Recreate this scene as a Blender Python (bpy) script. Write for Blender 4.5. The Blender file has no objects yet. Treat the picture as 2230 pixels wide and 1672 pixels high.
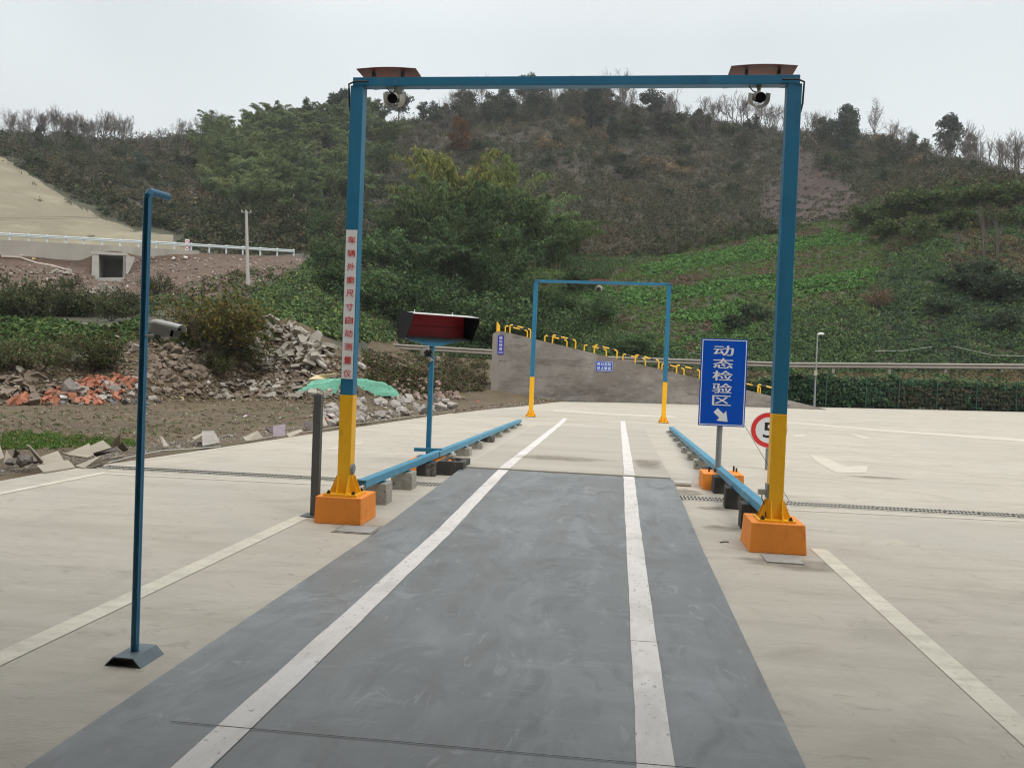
import bpy, bmesh, math, random
import numpy as np
from mathutils import Vector, Matrix, Euler
random.seed(7); RNG = np.random.default_rng(11)
S = bpy.context.scene; COL = S.collection

# ------------------------------------------------------------------ camera
SW, SH = 2230.0, 1672.0
FOC, PITCH, ROLL, YAW, EYE = 1791.74, -0.0222775, 0.0384419, 0.1266844, 1.6
def _rz(v):
    c, s = math.cos(YAW), math.sin(YAW)
    return np.array([c*v[0]-s*v[1], s*v[0]+c*v[1], v[2]])
_cp, _sp, _cr, _sr = math.cos(PITCH), math.sin(PITCH), math.cos(ROLL), math.sin(ROLL)
_up0 = np.array([0, -_sp, _cp]); _rt0 = np.array([1.0, 0, 0])
FW = _rz(np.array([0, _cp, _sp])); RT = _rz(_cr*_rt0+_sr*_up0); UP = _rz(-_sr*_rt0+_cr*_up0)
FH = _rz(np.array([0, 1.0, 0]))            # level forward
EYEP = np.array([0, 0, EYE])
cam = bpy.data.cameras.new("camera"); camo = bpy.data.objects.new("camera", cam); COL.objects.link(camo)
cam.sensor_width = 36.0; cam.lens = 36.0*FOC/SW; cam.clip_start = 0.05; cam.clip_end = 3000
camo.matrix_world = Matrix(((RT[0], UP[0], -FW[0], 0), (RT[1], UP[1], -FW[1], 0), (RT[2], UP[2], -FW[2], EYE), (0, 0, 0, 1)))
S.camera = camo
S.render.resolution_x, S.render.resolution_y = 1024, 767

# ------------------------------------------------------------------ light
SUN_EL, SUN_AZ = math.radians(52), math.radians(132)      # azimuth from +Y towards +X
w = bpy.data.worlds.new("World"); S.world = w; w.use_nodes = True
nt = w.node_tree; nt.nodes.clear()
def wn(t, **k):
    n = nt.nodes.new(t)
    for a, b in k.items(): setattr(n, a, b)
    return n
sky = wn("ShaderNodeTexSky", sky_type='NISHITA', sun_disc=False, sun_elevation=SUN_EL, sun_rotation=SUN_AZ)
sky.air_density = 1.5; sky.dust_density = 5
tc = wn("ShaderNodeTexCoord"); sep = wn("ShaderNodeSeparateXYZ")
nt.links.new(tc.outputs['Generated'], sep.inputs[0])
ramp = wn("ShaderNodeValToRGB")                            # brightness of the cloud deck, horizon to zenith
cr = ramp.color_ramp; cr.elements[0].position = 0.0; cr.elements[0].color = (.655, .675, .67, 1)
cr.elements[1].position = 1.0; cr.elements[1].color = (1, 1, 1, 1)
for p_, c_ in ((.16, (.645, .675, .68)), (.36, (.615, .655, .67)), (.55, (.84, .85, .85))):
    e = cr.elements.new(p_); e.color = (*c_, 1)
nt.links.new(sep.outputs['Z'], ramp.inputs[0])
zen = wn("ShaderNodeMapRange"); zen.inputs[1].default_value = .42; zen.inputs[2].default_value = .95
zen.inputs[3].default_value = 1.0; zen.inputs[4].default_value = 1.45
nt.links.new(sep.outputs['Z'], zen.inputs[0])
noi = wn("ShaderNodeTexNoise"); noi.inputs['Scale'].default_value = 2.2; noi.inputs['Detail'].default_value = 3
nt.links.new(tc.outputs['Generated'], noi.inputs['Vector'])
nmr = wn("ShaderNodeMapRange"); nmr.inputs[1].default_value = .3; nmr.inputs[2].default_value = .7
nmr.inputs[3].default_value = .91; nmr.inputs[4].default_value = 1.06
nt.links.new(noi.outputs[0], nmr.inputs[0])
mul = wn("ShaderNodeMath", operation='MULTIPLY'); nt.links.new(zen.outputs[0], mul.inputs[0]); nt.links.new(nmr.outputs[0], mul.inputs[1])
m10 = wn("ShaderNodeMath", operation='MULTIPLY'); m10.inputs[1].default_value = 10.0; nt.links.new(mul.outputs[0], m10.inputs[0])
sc_ = wn("ShaderNodeVectorMath", operation='SCALE'); nt.links.new(ramp.outputs[0], sc_.inputs[0]); nt.links.new(m10.outputs[0], sc_.inputs['Scale'])
mix = wn("ShaderNodeMix", data_type='RGBA'); mix.inputs[0].default_value = .93
nt.links.new(sky.outputs[0], mix.inputs[6]); nt.links.new(sc_.outputs[0], mix.inputs[7])
bg = wn("ShaderNodeBackground"); bg.inputs[1].default_value = 0.1
nt.links.new(mix.outputs[2], bg.inputs[0])
out = wn("ShaderNodeOutputWorld"); nt.links.new(bg.outputs[0], out.inputs[0])
sun = bpy.data.lights.new("sun", 'SUN'); sun.energy = 1.3; sun.angle = math.radians(32); sun.color = (1, .95, .88)
suno = bpy.data.objects.new("sun", sun); COL.objects.link(suno)
_sd = Vector((math.sin(SUN_AZ)*math.cos(SUN_EL), math.cos(SUN_AZ)*math.cos(SUN_EL), math.sin(SUN_EL)))
suno.rotation_euler = _sd.to_track_quat('Z', 'Y').to_euler(); suno.location = (0, 0, 60)
S.view_settings.view_transform = 'Standard'; S.view_settings.look = 'None'
S.view_settings.exposure = 0.42; S.view_settings.gamma = 1.0
S.render.engine = 'CYCLES'; S.cycles.max_bounces = 6; S.cycles.volume_bounces = 0
S.cycles.filter_width = 1.15; S.cycles.diffuse_bounces = 3; S.cycles.glossy_bounces = 2; S.cycles.transmission_bounces = 2

# ------------------------------------------------------------------ helpers
def ray(x, y): return FW*FOC + RT*(x-SW/2) - UP*(y-SH/2)
def G(x, y, z=0.0):
    d = ray(x, y); return EYEP + d*((z-EYE)/d[2])
def T(x, y, dist):                      # point on the sight line at a level forward distance
    d = ray(x, y); return EYEP + d*(dist/(d@FH))
def PX(x, y, X):
    d = ray(x, y); return EYEP + d*(X/d[0])
def PY(x, y, Y):
    d = ray(x, y); return EYEP + d*(Y/d[1])
def proj(P):
    d = np.asarray(P, float)-EYEP; z = d@FW
    return SW/2+FOC*(d@RT)/z, SH/2-FOC*(d@UP)/z

def tag(o, label=None, cat=None, group=None, kind=None):
    if label: o['label'] = label
    if cat: o['category'] = cat; o['kind'] = 'thing'
    if group: o['group'] = group
    if kind: o['kind'] = kind
    return o
def thing(name, label, cat, loc=(0, 0, 0), group=None):
    o = bpy.data.objects.new(name, None); COL.objects.link(o); o.location = Vector([float(a) for a in loc]); o.empty_display_size = .1
    return tag(o, label, cat, group)
def copy_tree(o, loc=None, rz=None, scale=None, label=None, parent=None):
    c = o.copy(); COL.objects.link(c)
    if parent is not None:
        c.parent = parent; c.matrix_parent_inverse = o.matrix_parent_inverse.copy()
    if loc is not None: c.location = Vector([float(a) for a in loc])
    if rz is not None:
        c.rotation_euler = rz if hasattr(rz, '__len__') else (0, 0, rz)
    if scale is not None: c.scale = scale if hasattr(scale, '__len__') else (scale,)*3
    if label: c['label'] = label
    for ch in o.children: copy_tree(ch, parent=c)
    return c

class MB:
    """collects vertices and faces in world space, links ONE mesh object"""
    def __init__(s): s.v = []; s.f = []; s.m = []; s.k = 0
    def add(s, vs, fs, m=0):
        b = len(s.v); s.v.extend([tuple(map(float, a)) for a in vs])
        for f in fs: s.f.append(tuple(b+i for i in f)); s.m.append(m)
        return s
    def box(s, c, size, rz=0.0, m=0, taper=0.0, R=None):
        hx, hy, hz = [a/2 for a in size]; c = Vector([float(a) for a in c])
        R = R or Matrix.Rotation(rz, 3, 'Z'); vs = []
        for z in (-hz, hz):
            t = 1-taper if z > 0 else 1
            for x, y in ((-hx, -hy), (hx, -hy), (hx, hy), (-hx, hy)): vs.append(c+R@Vector((x*t, y*t, z)))
        return s.add(vs, [(0, 3, 2, 1), (4, 5, 6, 7), (0, 1, 5, 4), (1, 2, 6, 5), (2, 3, 7, 6), (3, 0, 4, 7)], m)
    def bbox(s, x0, x1, y0, y1, z0, z1, m=0): return s.box(((x0+x1)/2, (y0+y1)/2, (z0+z1)/2), (x1-x0, y1-y0, z1-z0), m=m)
    def tube(s, pts, r, n=8, m=0, cap=True):
        pts = [Vector([float(a) for a in p]) for p in pts]; N = len(pts); rs = r if hasattr(r, '__len__') else [r]*N
        vs = []; ref = None
        for i, p in enumerate(pts):
            t = (pts[min(i+1, N-1)]-pts[max(i-1, 0)]).normalized()
            if ref is None: ref = Vector((1, 0, 0)) if abs(t.x) < .8 else Vector((0, 1, 0))
            a = (ref-t*ref.dot(t)).normalized(); b = t.cross(a); ref = a
            for k in range(n):
                q = 2*math.pi*k/n; vs.append(p+(a*math.cos(q)+b*math.sin(q))*rs[i])
        fs = [(i*n+k, i*n+(k+1) % n, (i+1)*n+(k+1) % n, (i+1)*n+k) for i in range(N-1) for k in range(n)]
        if cap: fs += [tuple(range(n-1, -1, -1)), tuple((N-1)*n+k for k in range(n))]
        return s.add(vs, fs, m)
    def prism(s, poly, d, m=0):
        """planar polygon (3-D points) pushed along vector d"""
        P = [Vector([float(a) for a in p]) for p in poly]; d = Vector([float(a) for a in d]); n = len(P)
        nrm = sum(((P[i]-P[0]).cross(P[(i+1) % n]-P[0]) for i in range(1, n)), Vector())
        if nrm.dot(d) > 0: P = P[::-1]
        return s.add(P+[p+d for p in P], [tuple(range(n)), tuple(range(2*n-1, n-1, -1))]+[(i, n+i, n+(i+1) % n, (i+1) % n) for i in range(n)], m)
    def quad(s, *ps, m=0): return s.add(ps, [tuple(range(len(ps)))], m)
    def build(s, name, mats, parent=None, smooth=False, origin=None, bevel=0):
        mats = mats if isinstance(mats, (list, tuple)) else [mats]
        off = np.array(parent.location if parent is not None else (origin if origin is not None else (0, 0, 0)), float)
        par = parent
        while par is not None and par.parent is not None:
            par = par.parent; off = off + np.array(par.location)
        me = bpy.data.meshes.new(name)
        me.from_pydata([tuple(np.array(v)-off) for v in s.v], [], s.f)
        for a in mats: me.materials.append(a)
        if len(mats) > 1: me.polygons.foreach_set('material_index', s.m)
        if smooth: me.polygons.foreach_set('use_smooth', [True]*len(s.f))
        me.update()
        o = bpy.data.objects.new(name, me); COL.objects.link(o)
        if parent is not None: o.parent = parent
        elif origin is not None: o.location = Vector([float(a) for a in origin])
        if bevel:
            b = o.modifiers.new('bevel', 'BEVEL'); b.width = bevel; b.segments = 2; b.limit_method = 'ANGLE'; b.angle_limit = .6
        return o
def npmesh(name, V, F, mats, colors=None, mi=None, smooth=False):
    """V (n,3); F (m,3|4) arrays -> mesh data"""
    me = bpy.data.meshes.new(name); n, m, k = len(V), len(F), F.shape[1]
    me.vertices.add(n); me.vertices.foreach_set('co', np.ascontiguousarray(V, np.float32).ravel())
    me.loops.add(m*k); me.loops.foreach_set('vertex_index', np.ascontiguousarray(F, np.int32).ravel())
    me.polygons.add(m); me.polygons.foreach_set('loop_start', np.arange(m, dtype=np.int32)*k)
    try: me.polygons.foreach_set('loop_total', np.full(m, k, np.int32))
    except Exception: pass
    for a in (mats if isinstance(mats, (list, tuple)) else [mats]): me.materials.append(a)
    if mi is not None: me.polygons.foreach_set('material_index', np.asarray(mi, np.int32))
    if smooth: me.polygons.foreach_set('use_smooth', np.ones(m, bool))
    if colors is not None:
        at = me.attributes.new('Col', 'FLOAT_COLOR', 'FACE')
        c4 = np.ones((m, 4), np.float32); c4[:, :3] = colors; at.data.foreach_set('color', c4.ravel())
    me.update(calc_edges=True); return me
def nobj(name, me, parent=None, loc=None):
    o = bpy.data.objects.new(name, me); COL.objects.link(o)
    if parent is not None: o.parent = parent
    if loc is not None: o.location = Vector([float(a) for a in loc])
    return o
# ---- noise
_perm = np.random.default_rng(3).permutation(512)
def _h(i, j): return _perm[(i+_perm[j % 512]) % 512]/511.0
def vnoise(x, y):
    x = np.asarray(x, float); y = np.asarray(y, float)
    i = np.floor(x).astype(int); j = np.floor(y).astype(int); u = x-i; v = y-j
    u = u*u*(3-2*u); v = v*v*(3-2*v)
    a, b, c, d = _h(i, j), _h(i+1, j), _h(i, j+1), _h(i+1, j+1)
    return (a*(1-u)+b*u)*(1-v)+(c*(1-u)+d*u)*v
def fbm(x, y, o=4):
    r = 0; a = .5
    for k in range(o): r = r+a*vnoise(x*2**k+17*k, y*2**k+5*k); a *= .5
    return r
def inpoly(px, py, poly):
    px = np.asarray(px); py = np.asarray(py); r = np.zeros(px.shape, bool); n = len(poly)
    for i in range(n):
        x1, y1 = poly[i]; x2, y2 = poly[(i+1) % n]
        if y1 == y2: continue
        c = ((y1 > py) != (y2 > py)) & (px < (x2-x1)*(py-y1)/(y2-y1)+x1); r ^= c
    return r

# ------------------------------------------------------------------ materials
def M(name, col, rough=.6, var=None, bump=None, metal=0.0, spec=.5, streak=None, stains=None, coat=0, emit=None):
    """var=(scale, amount[, colour2]); bump=(scale, strength); streak = stretch of the noise coordinates; stains=[(scale, lo, hi, colour, amount, stretch)]"""
    m = bpy.data.materials.new(name); m.use_nodes = True; t = m.node_tree; N = t.nodes; L = t.links
    b = N['Principled BSDF']; b.inputs['Base Color'].default_value = (*col, 1); b.inputs['Roughness'].default_value = rough
    b.inputs['Metallic'].default_value = metal; b.inputs['Specular IOR Level'].default_value = spec
    if coat: b.inputs['Coat Weight'].default_value = coat
    tcn = N.new('ShaderNodeTexCoord')
    def mapped(st):
        if not st: return tcn.outputs['Object']
        mp = N.new('ShaderNodeMapping'); mp.inputs['Scale'].default_value = st; L.new(tcn.outputs['Object'], mp.inputs[0]); return mp.outputs[0]
    last = None
    if var:
        nz = N.new('ShaderNodeTexNoise'); nz.inputs['Scale'].default_value = var[0]; nz.inputs['Detail'].default_value = 6; nz.inputs['Roughness'].default_value = .6
        L.new(mapped(streak), nz.inputs['Vector'])
        mr = N.new('ShaderNodeMapRange'); mr.inputs[1].default_value = .3; mr.inputs[2].default_value = .7; L.new(nz.outputs[0], mr.inputs[0])
        mx = N.new('ShaderNodeMix'); mx.data_type = 'RGBA'
        a = var[1]; c2 = var[2] if len(var) > 2 else tuple(c*(1-a) for c in col); c1 = col if len(var) > 2 else tuple(min(1, c*(1+a)) for c in col)
        mx.inputs[6].default_value = (*c2, 1); mx.inputs[7].default_value = (*c1, 1); L.new(mr.outputs[0], mx.inputs[0]); last = mx.outputs[2]
    for st in (stains or []):
        sc, lo, hi, c2, amt, stretch = st[:6]
        nz = N.new('ShaderNodeTexNoise'); nz.inputs['Distortion'].default_value = st[6] if len(st) > 6 else 0.0; nz.inputs['Scale'].default_value = sc; nz.inputs['Detail'].default_value = 7; nz.inputs['Roughness'].default_value = .65
        L.new(mapped(stretch), nz.inputs['Vector'])
        mr = N.new('ShaderNodeMapRange'); mr.inputs[1].default_value = lo; mr.inputs[2].default_value = hi; mr.inputs[4].default_value = amt; L.new(nz.outputs[0], mr.inputs[0])
        mx = N.new('ShaderNodeMix'); mx.data_type = 'RGBA'; L.new(mr.outputs[0], mx.inputs[0])
        if last is None: mx.inputs[6].default_value = (*col, 1)
        else: L.new(last, mx.inputs[6])
        mx.inputs[7].default_value = (*c2, 1); last = mx.outputs[2]
    if last is not None: L.new(last, b.inputs['Base Color'])
    if bump:
        nz = N.new('ShaderNodeTexNoise'); nz.inputs['Scale'].default_value = bump[0]; nz.inputs['Detail'].default_value = 5
        L.new(mapped(streak), nz.inputs['Vector'])
        bp = N.new('ShaderNodeBump'); bp.inputs['Strength'].default_value = bump[1]; bp.inputs['Distance'].default_value = .02
        L.new(nz.outputs[0], bp.inputs['Height']); L.new(bp.outputs[0], b.inputs['Normal'])
    if emit:
        b.inputs['Emission Color'].default_value = (*emit[0], 1); b.inputs['Emission Strength'].default_value = emit[1]
    return m
def leafmat(name, rand=.35, trans=.2):
    m = bpy.data.materials.new(name); m.use_nodes = True; t = m.node_tree; N = t.nodes; L = t.links; N.clear()
    at = N.new('ShaderNodeAttribute'); at.attribute_name = 'Col'
    oi = N.new('ShaderNodeObjectInfo'); mr = N.new('ShaderNodeMapRange'); mr.inputs[3].default_value = 1-rand; mr.inputs[4].default_value = 1+rand
    L.new(oi.outputs['Random'], mr.inputs[0])
    vm = N.new('ShaderNodeVectorMath'); vm.operation = 'SCALE'; L.new(at.outputs['Color'], vm.inputs[0]); L.new(mr.outputs[0], vm.inputs['Scale'])
    d = N.new('ShaderNodeBsdfDiffuse'); tr = N.new('ShaderNodeBsdfTranslucent'); ms = N.new('ShaderNodeMixShader'); ms.inputs[0].default_value = trans
    L.new(vm.outputs[0], d.inputs[0]); L.new(vm.outputs[0], tr.inputs[0]); L.new(d.outputs[0], ms.inputs[1]); L.new(tr.outputs[0], ms.inputs[2])
    o = N.new('ShaderNodeOutputMaterial'); L.new(ms.outputs[0], o.inputs[0]); return m
CONC = (.49, .452, .375)
mats = dict(
 concrete=M('yard concrete', CONC, .62, (.45, .10, (.40, .365, .30)), (60, .2), streak=(.35, 1.5, 1),
    stains=[(1.3, .50, .72, (.33, .295, .235), .65, (.3, 2.2, 1)), (7, .54, .72, (.34, .305, .245), .55, (.45, 1.6, 1)), (2.2, .58, .76, (.57, .53, .455), .7, (.5, 1.6, 1)), (24, .54, .68, (.37, .335, .27), .5, (.6, 1.4, 1)), (.8, .55, .68, (.30, .265, .21), .6, (.5, 1.3, 1), 1.5), (60, .64, .70, (.19, .17, .135), .7, None), (14, .66, .69, (.16, .14, .115), .7, (.25, 2, 1), 1), (.9, .50, .64, (.345, .315, .255), .55, None, 1.5), (.35, .5, .62, (.40, .375, .325), .6, None, 1), (3.5, .60, .66, (.27, .24, .19), .5, None, 2)]),
 wedge=M('ramped concrete', (.41, .38, .325), .7, (.8, .1, (.34, .31, .26)), (50, .15), streak=(.3, 1.6, 1), stains=[(2.5, .55, .75, (.31, .285, .25), .6, (.25, 2, 1)), (60, .66, .74, (.2, .185, .16), .5, None)]),
 mat=M('grey floor paint', (.200, .212, .212), .42, (.7, .1, (.165, .175, .175)), (25, .05), streak=(.7, 1.1, 1),
    stains=[(1.1, .46, .64, (.255, .275, .285), .75, (1, .5, 1), 1.6), (1.7, .50, .64, (.125, .13, .13), .7, (1.3, .55, 1), 2.2), (4.5, .55, .68, (.27, .285, .29), .5, (.35, 1.6, 1), 1.0), (.55, .48, .62, (.15, .155, .15), .6, (2.2, .25, 1)), (34, .64, .70, (.09, .092, .09), .55, None), (3.2, .60, .64, (.30, .31, .31), .5, (1.2, .4, 1), 3)]),
 line=M('white lane paint', (.66, .63, .60), .6, (3, .06), (50, .1), stains=[(26, .60, .65, (.27, .25, .23), .8, (1, .6, 1)), (3, .48, .68, (.50, .47, .43), .8, (1, .5, 1), 1), (9, .60, .68, (.36, .34, .32), .6, (1, .5, 1))]),
 cream=M('cream line paint', (.60, .565, .46), .65, (3, .08), (50, .1), stains=[(5, .48, .66, (.46, .425, .345), .8, (.6, 1.5, 1)), (30, .58, .66, (.36, .325, .26), .7, None)]),
 faint=M('worn line paint', (.53, .495, .42), .7, (2, .06), stains=[(3, .44, .60, CONC, .9, (.5, 2, 1)), (8, .5, .65, (.43, .395, .32), .7, None)]),
 dark=M('black gap', (.015, .015, .014), .9),
 blue=M('blue steel paint', (.019, .158, .285), .42, (3, .08), (30, .06), stains=[(7, .58, .72, (.02, .12, .19), .6, (1, 1, .3)), (16, .66, .70, (.10, .20, .26), .6, (1, 1, .4)), (3, .55, .7, (.035, .20, .31), .6, (1, 1, .15))]),
 yellow=M('yellow steel paint', (.88, .46, .012), .42, (3, .07), (30, .06), stains=[(9, .6, .72, (.50, .25, .02), .6, (1, 1, .4)), (20, .67, .71, (.25, .14, .04), .7, None), (3, .5, .7, (.72, .36, .015), .7, (1, 1, .2))]),
 orange=M('orange wall paint', (.82, .27, .035), .7, (3, .08), (40, .12), stains=[(5, .58, .72, (.47, .15, .03), .7, (1, 1, .5)), (60, .68, .74, (.2, .06, .02), .7, None)]),
 red=M('red painted sheet', (.16, .027, .018), .5, (5, .15), stains=[(4, .5, .7, (.25, .04, .03), .7, None)]),
 grey=M('grey steel paint', (.10, .105, .11), .5, (4, .1), stains=[(8, .62, .72, (.14, .09, .06), .4, (1, 1, .2))]),
 galv=M('galvanised steel', (.25, .262, .268), .5, (6, .08), metal=.3),
 housing=M('camera housing', (.33, .315, .265), .5, (8, .05)), housingwhite=M('white camera housing', (.86, .85, .78), .5, (8, .04)),
 black=M('black plastic', (.012, .012, .013), .45),
 lens=M('lens glass', (.006, .006, .008), .08),
 screen=M('dark red display', (.30, .010, .018), .4, (6, .15), spec=.3),
 cabinet=M('black cabinet steel', (.012, .012, .013), .7, (5, .2), spec=.25),
 tin=M('light sheet metal', (.55, .55, .54), .45),
 signblue=M('blue sign film', (.002, .07, .44), .35, (2, .05), spec=.25),
 signviolet=M('violet blue sign film', (.03, .035, .36), .4, spec=.25),
 white=M('white sign film', (.70, .71, .73), .4),
 signred=M('red sign film', (.62, .03, .028), .4),
 letterred=M('red lettering', (.75, .02, .02), .45),
 sticker=M('white sticker', (.83, .82, .81), .4, (4, .03)),
 blackfilm=M('black sign film', (.01, .01, .01), .4),
 block=M('cast block', (.36, .345, .30), .8, (5, .2), (40, .4), stains=[(5, .5, .64, (.2, .185, .155), .8, None), (14, .6, .66, (.07, .065, .06), .7, None)]),
 darkblock=M('tarred block', (.045, .042, .038), .75, (5, .3), (40, .3), stains=[(5, .58, .66, (.26, .24, .21), .8, (1, 1, .5))]),
 wall=M('ramp render', (.215, .195, .175), .9, (.5, .15), (30, .3), stains=[(.35, .44, .62, (.29, .27, .245), .85, None), (.3, .5, .62, (.15, .125, .105), .7, None), (.7, .50, .62, (.115, .10, .088), .6, (.7, .7, 2.0)), (2.2, .55, .66, (.085, .076, .066), .65, (.5, .5, 2.2), 1), (5, .57, .68, (.33, .31, .28), .4, (.7, .7, 1.5))]),
 walledge=M('smooth ramp edge', (.25, .23, .205), .85, (1, .15), (30, .1)),
 barrier=M('galvanised beam', (.27, .24, .205), .5, (2, .06), stains=[(3, .55, .7, (.36, .30, .25), .6, None)]),
 barrierwhite=M('pale guard rail', (.56, .62, .63), .5, (2, .06)),
 roadwall=M('road wall concrete', (.31, .29, .255), .85, (.4, .12), (20, .1), stains=[(.6, .5, .7, (.21, .19, .165), .6, (1, 1, .25)), (2, .58, .7, (.38, .36, .32), .5, (1, 1, .3))]),
 pole=M('pale concrete pole', (.38, .37, .345), .8, (2, .06)),
 hall=M('hall cladding', (.30, .30, .295), .7), soffit=M('dark soffit', (.05, .05, .05), .8),  # added unseen hall: walls bounce light, dark canopy holds it back
 asphalt=M('asphalt', (.06, .06, .058), .9, (2, .2)),
 pvc=M('pale pipe', (.52, .49, .44), .5, (4, .08)),
 rubber=M('black cable', (.02, .02, .02), .6),
 rope=M('pale hose', (.42, .41, .37), .6),
)
# ------------------------------------------------------------------ yard, ramped slab, paint
m = mats
ground = MB().add([(-900, -300, -1.2), (900, -300, -1.2), (900, 1500, -1.2), (-900, 1500, -1.2)], [(0, 1, 2, 3)]).build('ground', M('far soil', (.12, .09, .065), .95, (.05, .2)))
tag(ground, kind='structure')
EDGE = [(0, 1047), (80, 1032), (161, 1018.5), (214, 1021), (229, 1011), (300, 1001), (420, 984), (560, 963.5), (700, 942.5), (850, 920.5), (1000, 899), (1070, 890.5), (1139, 884.5), (1190, 878), (1220, 874.8), (1300, 875.6), (1520, 880.5), (1660, 884), (1800, 887), (2000, 891.5), (2230, 897), (2500, 904), (2800, 911)]
epts = [G(*e) for e in EDGE]
yp = [(-8.6, -26.0), (-8.6, 2.0)]+[(p_[0], p_[1]) for p_ in epts]+[(70, 45), (70, -26)]
yb = MB(); n_ = len(yp)
yb.add([(x, y, 0) for x, y in yp]+[(x, y, -.15) for x, y in yp], [tuple(range(n_-1, -1, -1))]+[(i, (i+1) % n_, n_+(i+1) % n_, n_+i) for i in range(n_)])
yard = yb.build('yard', m['concrete']); tag(yard, kind='structure')
# raised grey platform and the slab that ramps down behind it
PX0, PX1, PE, PH = -2.17, .83, 11.68, .100
def zlane(y):
    if y < 7.5: return .006
    if y <= PE+1e-6: return .006+(PH-.006)*((y-7.5)/(PE-7.5))
    if y < 22.6: return .112*(1-(y-PE)/(22.6-PE))+.006
    return .004
ys = [-12, 0, 3, 5, 7.5, 8.2, 9, 9.8, 10.6, 11.2, PE]
def strip(x0, x1, ys, lift, mat_, name, base=-.02):
    b = MB(); V = []
    for y in ys: V += [(x0, y, zlane(y)+lift), (x1, y, zlane(y)+lift), (x0, y, base), (x1, y, base)]
    F = []
    for i in range(len(ys)-1):
        a = 4*i; F += [(a, a+1, a+5, a+4), (a, a+4, a+6, a+2), (a+1, a+3, a+7, a+5)]
    e = 4*(len(ys)-1); F += [(0, 2, 3, 1), (e, e+1, e+3, e+2)]
    return b.add(V, F).build(name, mat_)
tag(strip(PX0, PX1, ys, 0, m['mat'], 'painted_lane'), kind='structure')
tag(strip(PX0+.02, PX1-.03, [PE+.012, 14, 17, 20, 22.6], .0, m['wedge'], 'ramped_slab'), kind='structure')
def paint(x0, x1, ys, mat_, name='lane_marking', lift=.004):
    b = MB(); V = []
    for i, y in enumerate(ys):
        j = [random.uniform(-.004, .004) for _ in (0, 1)]
        V += [(x0+j[0], y, zlane(y)+lift), (x1+j[1], y, zlane(y)+lift)]
    b.add(V, [(2*i, 2*i+1, 2*i+3, 2*i+2) for i in range(len(ys)-1)])
    return tag(b.build(name, mat_), kind='structure')
def rng(a, b, st): return [a+(b-a)*i/max(1, round((b-a)/st)) for i in range(max(1, round((b-a)/st))+1)]
for xa, xb in ((-1.64, -1.49), (.145, .295)):
    paint(xa, xb, rng(-6, PE-.004, .3), m['line']); paint(xa+.01, xb+.01, rng(PE+.016, 25.9, .4), m['line'])
def flat(pts, mat_, name='floor_marking', z=.004): return tag(MB().add([(a[0], a[1], z) for a in pts], [tuple(range(len(pts)))]).build(name, mat_), kind='structure')
flat([(-3.15, -6), (-3.0, -6), (-3.0, 7.86), (-3.15, 7.94)], m['cream'])
flat([(1.87, -6), (2.02, -6), (2.0, 7.95), (1.85, 7.95)], m['cream'])
flat([(-6.66, 0), (-6.55, 0), (-6.52, 9.95), (-6.63, 10.0)], m['cream'])
flat([(-6.52, 9.82), (-2.9, 10.02), (-2.9, 10.1), (-6.52, 9.94)], m['faint'])
flat([(2.1, 10.14), (14, 10.9), (14, 11.02), (2.1, 10.24)], m['faint'])
for pts in ([(1762, 990), (1800, 998), (1842, 1016), (1890, 1014), (1886, 1030), (1820, 1029), (1782, 1008)], [(1728, 948), (1757, 945), (1750, 951), (1732, 952)],
            [(1845, 942), (1890, 952), (1920, 952), (1880, 956)], [(705, 981), (740, 970), (788, 962), (790, 966), (755, 973), (790, 974)]):
    flat([G(*p_) for p_ in pts], m['faint'])
flat([G(1205, 892), G(1330, 900), G(1470, 906), G(1470, 910), G(1330, 904), G(1205, 896)], m['faint'])
flat([G(1700, 917), G(1900, 934), G(2230, 956), G(2230, 962), G(1900, 938), G(1700, 920)], m['faint'])
flat([(-6.95, 11.2), (-6.85, 11.2), (-5.1, 25.8), (-5.2, 25.8)], m['faint'])
b = MB()                                                       # saw-cut joint across the painted lane
for a, c in (((-1.85, 3.31), (PX1, 3.36)), ((.14, 4.87), (.31, 4.88))):
    b.quad((a[0], a[1], .0108), (c[0], c[1], .0108), (c[0], c[1]+.005, .0108), (a[0], a[1]+.005, .0108))
tag(b.build('floor_joint', m['dark']), kind='structure')
# drain
gm = MB(); L_ = .40
gm.bbox(-L_/2, L_/2-.012, -.16, .16, -.01, .006, 0)
for k in range(8):
    for j in (-1, 1):
        x = -L_/2+.022+k*.0465; gm.add([(x-.008, j*.075-.05, .0095), (x+.020, j*.075-.05, .0095), (x+.032, j*.075+.05, .0095), (x+.004, j*.075+.05, .0095)], [(0, 1, 2, 3)], 1)
gm.add([(-L_/2, -.16, .009), (-L_/2, .16, .009), (-L_/2-.012, .16, .009), (-L_/2-.012, -.16, .009)], [(0, 1, 2, 3)], 1)
g0 = None
xs = [-6.72+L_*i for i in range(12)]+[1.08+L_*i for i in range(37)]
for x in xs:
    loc = (x, 10.45+.027*(x+6), 0)
    if g0 is None:
        g0 = gm.build('drain_grate', [M('grate cast plate', (.43, .405, .345), .7, (8, .15)), m['dark']]); g0.location = loc
        g0.rotation_euler.z = .027; tag(g0, 'grey slotted drain grate set flush in the row crossing the yard', 'drain grate', 'drain grates across the yard')
    else: copy_tree(g0, loc)
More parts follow.
